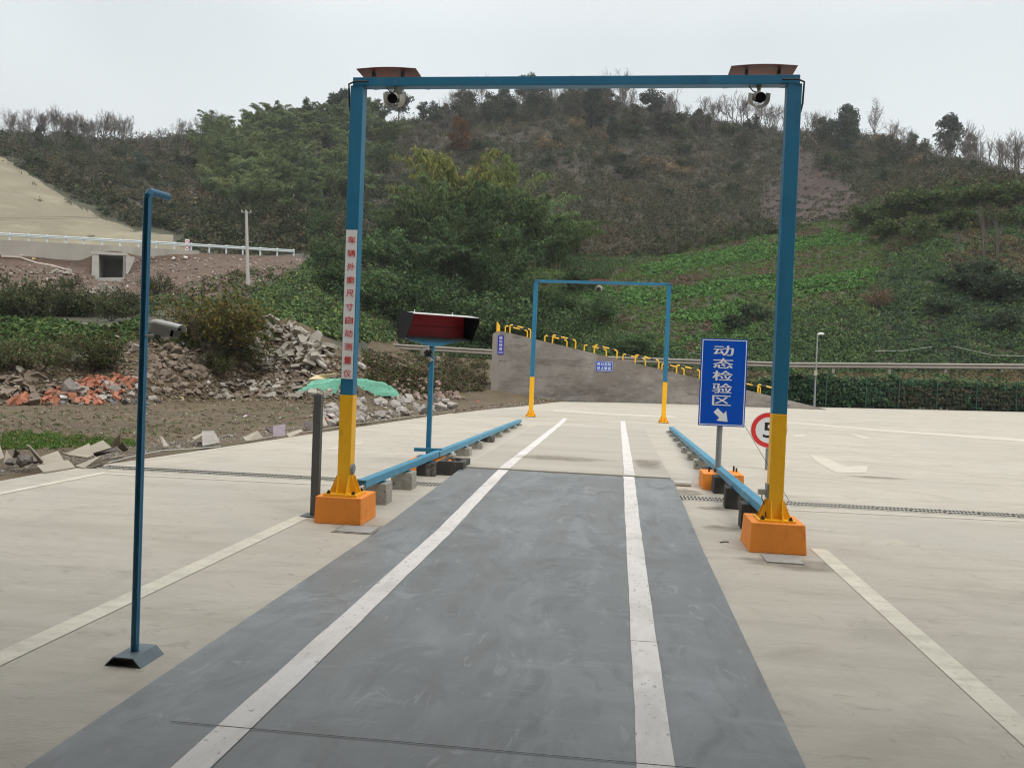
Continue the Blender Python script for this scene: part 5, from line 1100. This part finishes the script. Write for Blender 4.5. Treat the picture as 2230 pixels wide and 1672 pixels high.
P = G(1774, 886); d = float((P-EYEP)@FH)+.1; t_op = T(1784.5, 728, d); P = T(1773, 887, d); lp = thing('lamp_pole', 'slim grey pole with a small white head by the ivy fence', 'lamp pole', P)
MB().tube([P, P+[0, 0, .8], P+[0, 0, t_op[2]-P[2]]], [.07, .045, .036], 8).build('pole_shaft', m['galv'], lp); P2 = P+[0, 0, t_op[2]-P[2]]
b = MB(); b.tube([P2, P2+rh*.12+[0, 0, .04], P2+rh*.34+[0, 0, .03]], [.04, .06, .045], 8); b.build('lamp_head', m['white'], lp)
b = MB(); b.box(P+rh*-.05-FH*.09+[0, 0, 1.85], (.16, .14, .26)); b.build('control_box', m['housing'], lp)
for (pts_, lab) in (([(1905, 764), (1965, 764), (2030, 755)], 'pale hose hanging in a sag across the creeper slope, nearest the grey pole'), ([(2075, 754), (2120, 764), (2165, 774), (2240, 775)], 'pale hose drooping over the creeper toward the right picture edge'), ([(1500, 768), (1540, 774), (1600, 778)], 'pale hose on the creeper behind the blue sign')):
    q = [T(x, y, float((hit(x, y)-EYEP)@FH)-.9) for x, y in pts_]; fine = [q[i]+(q[i+1]-q[i])*t for i in range(len(q)-1) for t in (0, .5)]+[q[-1]]
    tag(MB().tube(fine, .022, 5).build('hose', m['rope'], origin=q[0]), lab, 'hose')
# ------------------------------------------------------------------ rubble
def hull(n, size, flat=0.0, jag=.25):
    """rock-like convex solid"""
    bm = bmesh.new(); pts = unit(RNG.normal(size=(n, 3)))*(1-jag*RNG.random((n, 1)))*np.array(size)/2
    for p in pts: bm.verts.new(p)
    r = bmesh.ops.convex_hull(bm, input=bm.verts); bmesh.ops.delete(bm, geom=[v for v in r['geom_interior'] if isinstance(v, bmesh.types.BMVert)], context='VERTS')
    me = bpy.data.meshes.new('rock'); bm.to_mesh(me); bm.free(); return me
def slabmesh(sx, sy, th):
    """broken slab: irregular polygon with thickness"""
    n = random.randint(4, 6); a = sorted(random.uniform(0, 6.28) for _ in range(n)); a = [2*math.pi*k/n+random.uniform(-.35, .35) for k in range(n)]
    pts = [(math.cos(q)*sx/2*random.uniform(.8, 1.2), math.sin(q)*sy/2*random.uniform(.8, 1.2), -th/2) for q in a]; mb = MB(); mb.prism(pts, (0, 0, th)); me = bpy.data.meshes.new('slab'); me.from_pydata(mb.v, [], mb.f); me.update(); return me
RUB = dict(conc=M('broken concrete', (.31, .285, .245), .9, (3, .15), (18, .5), stains=[(6, .55, .7, (.23, .2, .17), .6, None)]), brown=M('brown stone', (.195, .155, .118), .9, (3, .2), (14, .5), stains=[(5, .55, .7, (.15, .115, .09), .6, None)]),
 grey=M('grey boulder', (.31, .29, .265), .9, (3, .15), (12, .5), stains=[(5, .55, .7, (.21, .185, .16), .6, None)]), redb=M('red brown stone', (.25, .175, .145), .9, (3, .2), (14, .5)), brick=M('orange brick', (.37, .145, .085), .85, (4, .2), (30, .3), stains=[(8, .6, .7, (.36, .30, .26), .5, None)]),
 board=M('weathered board', (.34, .30, .24), .75, (3, .1), (30, .2), stains=[(4, .55, .7, (.25, .215, .18), .6, (1, .3, 1))]), slate=M('dark slate sheet', (.115, .118, .125), .6, (4, .2)), dk=M('dark board', (.085, .065, .06), .7, (3, .2)))
def meshes(fn, k, mt):
    r = []
    for _ in range(k):
        me = fn(); me.materials.append(RUB[mt]); r.append(me)
    return r
rocks = {k: meshes(lambda: hull(16, (1, random.uniform(.65, .95), random.uniform(.5, .8))), 6, k) for k in ('grey', 'brown', 'redb', 'conc')}
slabs = {k: meshes(lambda: slabmesh(1, random.uniform(.55, .9), random.uniform(.10, .22)), 6, k) for k in ('conc', 'board', 'brown', 'slate')}
def brickmesh():
    mb = MB(); mb.box((0, 0, 0), (1, .5, .42)); me = bpy.data.meshes.new('brick'); me.from_pydata(mb.v, [], mb.f); me.update(); return me
bricks = meshes(brickmesh, 1, 'brick')
def strew(pool, name, label, cat, group, n, poly, lo, hi, lift=0.0, tilt=.5, power=1.6, kid=None):
    for x, y, P in hits(n, poly):
        d = float((P-EYEP)@FH); s = (lo+(hi-lo)*random.random()**power)/FOC*d
        o = nobj(name, random.choice(pool)); o.location = Vector([float(a) for a in (P[0], P[1], P[2]+s*.12+random.uniform(0, lift))]); o.scale = (s,)*3
        o.rotation_euler = (random.gauss(0, tilt), random.gauss(0, tilt), random.uniform(0, 6.28)); tag(o, label, cat, group)
strew(slabs['conc'], 'concrete_slab', 'broken pale concrete slab in the big heap beside the yellow shrub', 'slab', 'slabs in the big concrete heap', 150, [(548, 790), (556, 735), (590, 712), (640, 712), (700, 748), (735, 770), (735, 800), (640, 810), (580, 805)], 11, 46, .15, .55)
strew(rocks['conc'], 'concrete_lump', 'pale concrete lump among the slabs of the big heap', 'rubble', 'lumps in the big concrete heap', 50, [(548, 800), (556, 745), (600, 725), (680, 745), (745, 775), (745, 850), (620, 845), (560, 830)], 8, 24, .1, .5)
strew(rocks['brown'], 'brown_stone', 'brown stone strewn on the rubble bank below the yellow shrub', 'stone', 'stones on the rubble bank', 200, [(320, 770), (440, 742), (545, 800), (745, 800), (745, 868), (440, 872), (320, 850)], 6, 22, .02)
strew(slabs['brown'], 'stone_slab', 'flat brown slab on the rubble bank below the yellow shrub', 'stone', 'flat slabs on the rubble bank', 110, [(240, 760), (440, 742), (545, 800), (745, 810), (745, 872), (440, 872), (320, 850), (250, 800)], 9, 34, .03, .45)
strew(slabs['conc'], 'concrete_slab', 'pale broken slab in the low strip of rubble before the bank', 'slab', 'slabs in the low rubble strip', 75, [(440, 858), (480, 838), (660, 838), (745, 850), (745, 872), (450, 872)], 9, 34, .05, .4)
strew(slabs['brown'], 'stone_slab', 'grey brown slab in the heap left of the brick pile', 'stone', 'slabs in the left heap', 60, [(-20, 870), (0, 830), (50, 815), (120, 840), (150, 866), (130, 884), (-20, 884)], 12, 44, .08, .6)
strew(rocks['brown'], 'brown_stone', 'brown stone in the dark heap below the box camera', 'stone', 'stones in the heap below the box camera', 110, [(300, 790), (340, 748), (440, 742), (470, 800), (450, 862), (310, 862)], 9, 36, .12, .6)
strew(slabs['conc'], 'concrete_slab', 'pale slab on the weedy bank left of the lone blue pole', 'slab', 'slabs on the weedy bank', 14, [(150, 760), (260, 735), (300, 760), (280, 800), (160, 790)], 12, 44, .05, .5)
strew(rocks['grey'], 'grey_boulder', 'grey lump mixed into the brick pile', 'boulder', 'grey lumps in the brick pile', 26, [(130, 872), (180, 828), (300, 826), (380, 866), (300, 880)], 10, 40, .05)
strew(rocks['brown'], 'brown_stone', 'brown stone in or around the brick pile', 'stone', 'stones in the brick pile', 50, [(0, 885), (40, 850), (170, 822), (300, 822), (390, 860), (340, 884)], 7, 24, .05)
strew(bricks, 'brick', 'orange brick tumbled in the broken brick pile', 'brick', 'bricks in the broken brick pile', 135, [(22, 886), (30, 868), (110, 856), (150, 846), (185, 826), (300, 820), (306, 840), (270, 852), (276, 886), (150, 884)], 9, 20, .10, .7, 1.0)
strew(slabs['slate'], 'slate_sheet', 'dark grey sheet piece under the broken brick pile', 'sheet', 'dark sheets under the brick pile', 26, [(100, 880), (180, 866), (270, 866), (370, 872), (360, 884), (200, 886)], 8, 24, .03, .5)
strew(rocks['redb'], 'red_stone', 'reddish stone in the heap right of the green tarp', 'stone', 'reddish stones right of the tarp', 80, [(840, 845), (880, 822), (930, 826), (985, 850), (1015, 870), (900, 878), (850, 868)], 7, 26, .06)
strew(rocks['grey'], 'grey_boulder', 'grey boulder in the row heaped along the yard edge', 'boulder', 'grey boulders along the yard edge', 120, [(692, 936), (694, 905), (770, 880), (860, 868), (965, 872), (1010, 886), (985, 896), (850, 915), (770, 927)], 12, 40, .06, .5, 1.4)
strew(rocks['grey'], 'grey_boulder', 'small grey stone on the gravel strip by the broken boards', 'boulder', 'small stones by the boards', 46, [(0, 1042), (0, 1010), (90, 1012), (230, 1000), (430, 962), (520, 950), (560, 955), (430, 976), (240, 1006), (150, 1016)], 5, 15, .0)
for x, y, sz, lab in ((52, 1016, 46, 'largest dark boulder lying among the broken boards'), (22, 1014, 26, 'smaller dark boulder leaning on the large one by the boards'), (78, 1010, 22, 'small dark stone behind the boards, right of the big boulder'), (155, 860, 38, 'tall upright grey stone standing over the brick pile')):
    P = hit(x, y) if y < 900 else G(x, y); d = float((P-EYEP)@FH); s = sz/FOC*d; o = nobj('boulder', hull(18, (1, .85, .85 if y > 900 else 1.7))); o.data.materials.append(M('dark boulder', (.20, .18, .165), .9, (5, .2), (14, .5)))
    o.location = (P[0], P[1], P[2]+s*.3); o.scale = (s,)*3; o.rotation_euler = (.2, .1, random.uniform(0, 6)); tag(o, lab, 'boulder')
# boards thrown down along the yard edge
BD = [([(86.8, 994.8, .10), (126, 981, .16), (141, 1005.6, .06), (93.6, 1009.7, .03)], 0, 'pale flat board above the lowest board at the yard edge'), ([(80, 1013, .05), (148, 1001, .08), (164, 1016.5, .02), (95, 1028, .02)], 0, 'pale board overlapping the yard corner, lowest of the boards'),
 ([(59.7, 967.6, .28), (66, 970, .28), (96, 1004, .08), (90, 1009.7, .03)], 0, 'narrow board propped steeply behind the big boulder'), ([(144, 986.6, .12), (194, 965, .24), (203.5, 990.7, .10), (160, 993, .06)], 0, 'pale tilted board, left of the two leaning together'), ([(194, 971.7, .2), (224, 958, .28), (243, 974.4, .2), (199.5, 986.6, .12)], 0, 'pale tilted board, right of the two leaning together'),
 ([(198, 986.6, .1), (253.7, 971.7, .22), (256.4, 978.5, .2), (211.7, 992, .06)], 1, 'dark underside board below the two leaning boards'), ([(163, 1013.8, .02), (222.5, 990.7, .14), (218.5, 1008, .02), (183, 1019, .01)], 0, 'tan board tilted up at the end of the drain'), ([(244, 963.6, .2), (264.6, 942, .4), (263, 966, .2), (245.6, 974, .12)], 0, 'board standing on edge just left of the blue pole'),
 ([(265, 961, .24), (280, 978.5, .06), (270, 982, .04), (257, 971.7, .1)], 1, 'dark board behind the upright one by the blue pole'), ([(0, 970, .25), (10, 996, .12), (0, 1000, .1), (-14, 977, .22)], 0, 'board cut off by the left picture edge'), ([(13.6, 979, .2), (32.6, 976.5, .22), (25.8, 996, .1), (8, 1009.7, .03)], 0, 'tan board leaning left of the big boulder'),
 ([(32.6, 977, .22), (44.8, 989, .12), (36, 996, .08), (26, 994, .1)], 1, 'dark triangular board end left of the big boulder'), ([(133, 985, .14), (203, 990.7, .1), (190, 996, .08), (153, 992, .1)], 0, 'thin pale plank lying across between the boards'), ([(222.5, 997.5, .05), (270, 989, .07), (270, 992, .05), (224, 1001, .03)], 0, 'narrow plank edge on the gravel by the drain end'),
 ([(346, 948, .14), (352, 950, .14), (367, 970, .02), (356, 971, .02)], 0, 'small board sliver upright behind the gravel strip'), ([(418, 953, .05), (446, 940, .12), (450, 943, .12), (424, 957, .05)], 0, 'pale plank rising beside a grey lump on the gravel'), ([(440, 938, .18), (466, 937, .2), (480, 962, .02), (441, 970, .01)], 2, 'grey concrete chunk slab standing on the gravel strip'),
 ([(528, 951, .06), (561, 937, .16), (573, 951, .03), (538, 961, .01)], 0, 'tent-like board near the yard edge left of the grey post'), ([(595, 927, .22), (621.5, 923, .24), (621.5, 949, .03), (595, 951, .02)], 3, 'purplish grey box side standing left of the grey post'), ([(578, 930, .16), (595, 928, .18), (595, 945, .05), (580, 936, .1)], 1, 'dark flap beside the purplish box'),
 ([(622, 944, .05), (655, 934, .10), (660, 938, .08), (630, 952, .01)], 0, 'tan board scrap lying left of the grey post'), ([(662, 918, .18), (680, 914, .18), (682, 928, .08), (666, 932, .05)], 1, 'dark red board piece behind the grey post'), ([(698, 905, .25), (704, 904, .25), (714, 926, .04), (706, 928, .03)], 0, 'tan board standing between grey post and gate post')]
bmats = [RUB['board'], RUB['dk'], RUB['grey'], M('purplish board', (.23, .19, .21), .7, (3, .2))]
for c, mi_, lab in BD:
    q = [Vector([float(a) for a in G(x, y, z)]) for x, y, z in c]; n = (q[1]-q[0]).cross(q[3]-q[0]).normalized(); n = n if n.z < 0 else -n
    b = MB(); b.add(q+[a+n*.016 for a in q], [(0, 1, 2, 3), (7, 6, 5, 4), (0, 4, 5, 1), (1, 5, 6, 2), (2, 6, 7, 3), (3, 7, 4, 0)]); tag(b.build('board', bmats[mi_], origin=q[0]), lab, 'board')
# loose debris nobody could count
def debris(name, n, poly, lo, hi, cols, wts, label, flat=.35, cat='debris'):
    H = hits(n, poly); V = []; F = []; C = []; k = 0
    base = [hull(9, (1, .8, flat)) for _ in range(5)]; arr = []
    for me in base:
        me.calc_loop_triangles(); arr.append((np.array([v.co[:] for v in me.vertices]), np.array([t.vertices[:] for t in me.loop_triangles])))
    cc_ = mixcol(n, cols, wts)
    for (x, y, P), c in zip(H, cc_):
        v, f = random.choice(arr); s = (lo+(hi-lo)*random.random()**2)/FOC*float((P-EYEP)@FH); R = np.array(Euler((random.gauss(0, .35), random.gauss(0, .35), random.uniform(0, 6.28))).to_matrix())
        V.append((v*s)@R.T+P+[0, 0, s*.1]); F.append(f+k); k += len(v); C.append(np.tile(c*random.uniform(.75, 1.25), (len(f), 1)))
    return tag(nobj(name, npmesh(name, np.concatenate(V), np.concatenate(F), STONE, colors=np.clip(np.concatenate(C), 0, .8))), label, cat, None, 'stuff')
STONE = leafmat('loose stone', 0, 0.0)
SC = [(.19, .155, .112), (.28, .25, .205), (.135, .103, .072), (.165, .115, .088), (.42, .39, .34)]
debris('ground_debris', 4200, [(-60, 888), (300, 880), (740, 870), (1030, 872), (1000, 890), (700, 938), (430, 965), (240, 985), (-60, 1000)], 2, 11, SC, [5, 4, 5, 2, .7], 'small stones, chips and scraps scattered over the rubble ground', .3)
debris('bank_debris', 8000, [(-60, 770), (240, 750), (440, 735), (560, 730), (745, 760), (900, 800), (1030, 870), (745, 875), (300, 880), (-60, 885)], 3, 17, SC, [6, 3, 5, 2, .5], 'loose stones and earth lumps on the rubble bank', .5)
debris('gravel', 2600, [(-40, 1050), (-40, 1008), (90, 1008), (240, 985), (430, 958), (560, 948), (700, 925), (700, 939), (560, 961), (300, 1000), (225, 1010), (160, 1017), (80, 1031)], 2, 8, [(.30, .285, .255), (.23, .21, .18), (.36, .34, .31)], [4, 3, 2], 'grey gravel spilled along the yard edge', .6, 'gravel')
debris('edge_debris', 900, [(700, 938), (850, 912), (1000, 890), (1139, 876), (1220, 868), (1220, 873), (1139, 884), (1000, 898), (850, 919), (700, 941)], 2, 10, SC, [4, 5, 2, 1, .5], 'small stones along the yard edge towards the ramp', .6)
debris('bank_litter', 700, [(-60, 570), (200, 590), (205, 640), (-60, 650)], 2, 14, [(.33, .28, .235), (.22, .15, .12), (.42, .38, .33)], [4, 4, 1], 'stones and pale scraps on the red soil bank left of the culvert', .4)
debris('bank_litter', 900, [(275, 575), (330, 558), (660, 566), (660, 600), (560, 622), (300, 640), (262, 625)], 2, 14, [(.33, .28, .235), (.22, .15, .12), (.42, .38, .33)], [4, 4, 1], 'stones and pale scraps on the red soil bank right of the culvert', .4)
debris('culvert_scree', 500, [(190, 640), (215, 616), (240, 622), (262, 626), (235, 650), (200, 655)], 3, 12, [(.34, .32, .28), (.26, .24, .21)], [1, 1], 'grey scree spilled below the culvert mouth', .5)
debris('fence_foot_debris', 260, [(1660, 884), (1800, 882), (2230, 890), (2230, 896), (1800, 886)], 3, 14, [(.38, .35, .31), (.27, .24, .2)], [2, 1], 'pale stones at the foot of the ivy fence', .5)
strew(rocks['conc'], 'pale_rock', 'pale rock at the top edge of the planted field', 'rock', 'pale rocks at the field top', 9, [(1345, 552), (1380, 548), (1440, 548), (1440, 556), (1350, 562)], 8, 20, 0)
strew(slabs['conc'], 'concrete_slab', 'broken pale slab on the red bank near the culvert', 'slab', 'slabs on the red bank', 12, [(110, 590), (150, 590), (150, 606), (110, 606)], 8, 22, 0)
# tarp, cloths and bags
def cloth(name, label, cat, corners, nx, ny, fold, mat_, lift=0.0, seed=0):
    c = [np.array(a, float) for a in corners]; V = []
    for j in range(ny+1):
        for i in range(nx+1):
            u, v = i/nx, j/ny; p = (c[0]*(1-u)+c[1]*u)*(1-v)+(c[3]*(1-u)+c[2]*u)*v
            e = math.sin(math.pi*u)**.5*math.sin(math.pi*min(1, v*1.02))**.6
            V.append(p+np.array([0, 0, lift*e+fold*(fbm(u*7+seed, v*4+seed, 4)-.45)*2*(.25+.75*e)])+np.array([.35*fold*(vnoise(v*5+seed, 1.5)-.5), .35*fold*(vnoise(u*9+seed, 7.7)-.5), 0]))
    F = [(j*(nx+1)+i, j*(nx+1)+i+1, (j+1)*(nx+1)+i+1, (j+1)*(nx+1)+i) for j in range(ny) for i in range(nx)]
    b = MB(); b.add(V, F); o = b.build(name, mat_, origin=V[0]); s = o.modifiers.new('thickness', 'SOLIDIFY'); s.thickness = .008; return tag(o, label, cat)
tarpm = M('green tarp', (.12, .36, .25), .55, (3, .15), stains=[(5, .56, .7, (.30, .46, .36), .5, None)])
cloth('tarp', 'crumpled green tarp spread over the rubble behind the lettered post', 'tarp', [hit(650, 863)+[0, 0, .10], hit(880, 869)+[0, 0, .10], hit(856, 850)+[0, 0, .22], hit(684, 846)+[0, 0, .22]], 60, 16, .20, tarpm, .34, 3)
q = [hit(676, 846)+[0, 0, .30], hit(716, 844)+[0, 0, .34], hit(736, 836)+[0, 0, .42], hit(694, 838)+[0, 0, .36]]
b = MB(); b.prism(q, (0, 0, -.03)); tag(b.build('board', M('yellowish board', (.55, .45, .27), .7, (3, .1)), origin=q[0]), 'yellowish board lying on the left end of the green tarp', 'board')
lit = [(48, 812, 34, (.42, .40, .33), 'crumpled off-white cloth on top of the left heap'), (40, 852, 30, (.37, .35, .27), 'mottled cloth hanging from the left heap'), (142, 872, 32, (.58, .58, .57), 'white torn sheet in the front of the brick pile'), (205, 864, 14, (.55, .58, .6), 'small white bag between the bricks'), (250, 858, 22, (.58, .58, .56), 'white plastic sheet over the right bricks'),
 (455, 838, 22, (.6, .58, .55), 'white lump at the left end of the low rubble strip'), (488, 840, 20, (.6, .58, .55), 'second white lump in the low rubble strip'), (522, 830, 20, (.55, .58, .58), 'pale plastic scrap in the low rubble strip'), (400, 752, 20, (.55, .54, .62), 'lilac white bag right of the box camera'), (399, 768, 14, (.58, .58, .58), 'white scrap below the lilac bag'), (362, 776, 18, (.5, .5, .5), 'long white scrap under the box camera'),
 (583, 788, 26, (.45, .40, .48), 'lilac cloth at the base of the big slab heap'), (374, 643, 13, (.75, .75, .74), 'bright white bag on the slope above the box camera'), (400, 869, 12, (.62, .55, .12), 'small yellow wrapper right of the brick pile'), (540, 911, 14, (.6, .55, .65), 'white and lilac wrapper on the dirt ground'), (547, 908, 7, (.7, .12, .06), 'tiny red wrapper on the dirt ground'), (617, 912, 10, (.45, .48, .46), 'grey cup on the dirt ground left of the grey post'), (562, 911, 12, (.4, .38, .34), 'pale round scrap on the dirt ground'),
 (727, 912, 34, (.62, .56, .54), 'white and red plastic bag beside the near gate post'), (720, 918, 14, (.62, .18, .1), 'red end of plastic wrapping by the near gate post'), (958, 888, 24, (.55, .40, .36), 'pink plastic sheet among the grey boulders'), (980, 888, 16, (.6, .55, .34), 'yellowish scrap among the grey boulders'), (1047, 876, 9, (.7, .12, .1), 'tiny red scrap near the ramp foot'), (957, 780, 12, (.62, .60, .57), 'white scrap under the display camera'), (790, 805, 40, (.38, .36, .33), 'pale upright slab piece right of the lettered post'), (42, 560, 16, (.52, .44, .36), 'pale cloth strip lying on the red bank'), (70, 566, 12, (.6, .45, .2), 'yellowish block on the red bank below the road wall'), (148, 598, 14, (.52, .44, .38), 'torn cloth hanging at the culvert left'), (400, 566, 22, (.5, .46, .42), 'pale torn sheeting below the road wall end'), (375, 566, 18, (.5, .46, .42), 'second torn sheet below the road wall end'), (460, 596, 12, (.55, .5, .45), 'curled white scrap on the red bank right of the culvert')]
for k, (x, y, sz, c, lab) in enumerate(lit):
    P = hit(x, y); d = float((P-EYEP)@FH); s = sz/FOC*d; me = hull(22, (1, .6, .55), jag=.55); me.materials.append(M('scrap', c, .6, (6, .15))); o = nobj('scrap', me)
    o.location = (P[0], P[1], P[2]+s*.18); o.scale = (s,)*3; o.rotation_euler = (random.gauss(0, .3), random.gauss(0, .3), random.uniform(0, 6)); tag(o, lab, 'scrap')
q = [G(x, y, .02) for x, y in ((236, 1007), (300, 991), (352, 981), (420, 977), (480, 972))]; tag(MB().tube(q, .012, 5).build('hose', m['rope'], origin=q[0]), 'thin pale hose on the gravel from the drain end along the yard edge', 'hose')
q = [G(x, y, .02) for x, y in ((540, 960), (620, 946), (700, 936), (760, 925), (850, 913), (930, 903), (990, 895))]; tag(MB().tube(q, .016, 5).build('hose', M('dusty hose', (.3, .27, .22), .8), origin=q[0]), 'dusty hose lying along the yard edge below the grey boulders', 'hose')
q = [hit(x, y)+[0, 0, .06] for x, y in ((140, 698), (175, 706), (215, 712), (245, 714))]; tag(MB().tube(q, .025, 5).build('hose', m['rope'], origin=q[0]), 'pale pipe across the vegetable patch', 'hose')
q = [hit(x, y)+[0, 0, .08] for x, y in ((0, 560), (40, 562), (75, 574), (110, 580), (145, 590))]; tag(MB().tube(q, .10, 5).build('fabric_strip', M('pale fabric', (.5, .43, .37), .9, (1, .15)), origin=q[0]), 'long pale fabric strip trailing over the red bank', 'fabric')

# dust and mud stains on the concrete
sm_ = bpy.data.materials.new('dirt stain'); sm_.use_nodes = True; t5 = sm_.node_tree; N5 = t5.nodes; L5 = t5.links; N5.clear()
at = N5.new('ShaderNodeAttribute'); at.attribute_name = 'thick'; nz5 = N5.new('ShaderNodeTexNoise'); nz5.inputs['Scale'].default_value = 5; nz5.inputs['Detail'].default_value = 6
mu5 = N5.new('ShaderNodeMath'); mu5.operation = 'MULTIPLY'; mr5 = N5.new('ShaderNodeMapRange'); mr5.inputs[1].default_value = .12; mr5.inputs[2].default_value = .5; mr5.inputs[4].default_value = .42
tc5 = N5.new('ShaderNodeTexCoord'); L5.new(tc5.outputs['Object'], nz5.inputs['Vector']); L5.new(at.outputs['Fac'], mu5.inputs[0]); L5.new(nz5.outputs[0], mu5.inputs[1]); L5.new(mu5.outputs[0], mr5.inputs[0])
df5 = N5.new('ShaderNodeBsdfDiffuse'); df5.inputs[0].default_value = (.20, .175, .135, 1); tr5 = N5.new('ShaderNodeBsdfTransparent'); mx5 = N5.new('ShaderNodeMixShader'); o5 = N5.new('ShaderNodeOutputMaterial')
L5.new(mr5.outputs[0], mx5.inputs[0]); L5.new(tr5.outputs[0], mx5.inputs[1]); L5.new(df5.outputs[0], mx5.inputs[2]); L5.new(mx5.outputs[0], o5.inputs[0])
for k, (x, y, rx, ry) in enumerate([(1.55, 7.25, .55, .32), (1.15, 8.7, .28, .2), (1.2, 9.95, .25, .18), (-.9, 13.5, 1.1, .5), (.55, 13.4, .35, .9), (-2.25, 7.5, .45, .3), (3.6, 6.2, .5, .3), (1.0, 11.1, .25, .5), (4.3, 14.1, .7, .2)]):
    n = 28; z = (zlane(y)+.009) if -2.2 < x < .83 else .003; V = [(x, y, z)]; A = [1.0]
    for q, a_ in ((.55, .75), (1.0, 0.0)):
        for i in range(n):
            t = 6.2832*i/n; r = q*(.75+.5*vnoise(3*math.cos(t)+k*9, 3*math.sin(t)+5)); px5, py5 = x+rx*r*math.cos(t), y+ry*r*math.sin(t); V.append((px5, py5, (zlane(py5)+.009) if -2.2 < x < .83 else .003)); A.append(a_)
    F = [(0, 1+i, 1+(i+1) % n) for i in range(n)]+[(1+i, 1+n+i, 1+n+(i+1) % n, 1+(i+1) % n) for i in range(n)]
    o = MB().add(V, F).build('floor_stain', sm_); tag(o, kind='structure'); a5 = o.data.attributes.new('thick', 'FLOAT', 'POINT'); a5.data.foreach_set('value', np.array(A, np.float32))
# ------------------------------------------------------------------ air
hz = MB().bbox(-320, 360, -45, 470, -2.2, 118); ho = hz.build('haze', [bpy.data.materials.new('haze air')]); tag(ho, kind='stuff')
hm = ho.data.materials[0]; hm.use_nodes = True; t_h = hm.node_tree; t_h.nodes.clear()
vo = t_h.nodes.new('ShaderNodeVolumePrincipled'); vo.inputs['Color'].default_value = (.9, .93, .95, 1); vo.inputs['Density'].default_value = .00032; vo.inputs['Anisotropy'].default_value = .2
oo = t_h.nodes.new('ShaderNodeOutputMaterial'); t_h.links.new(vo.outputs[0], oo.inputs['Volume'])
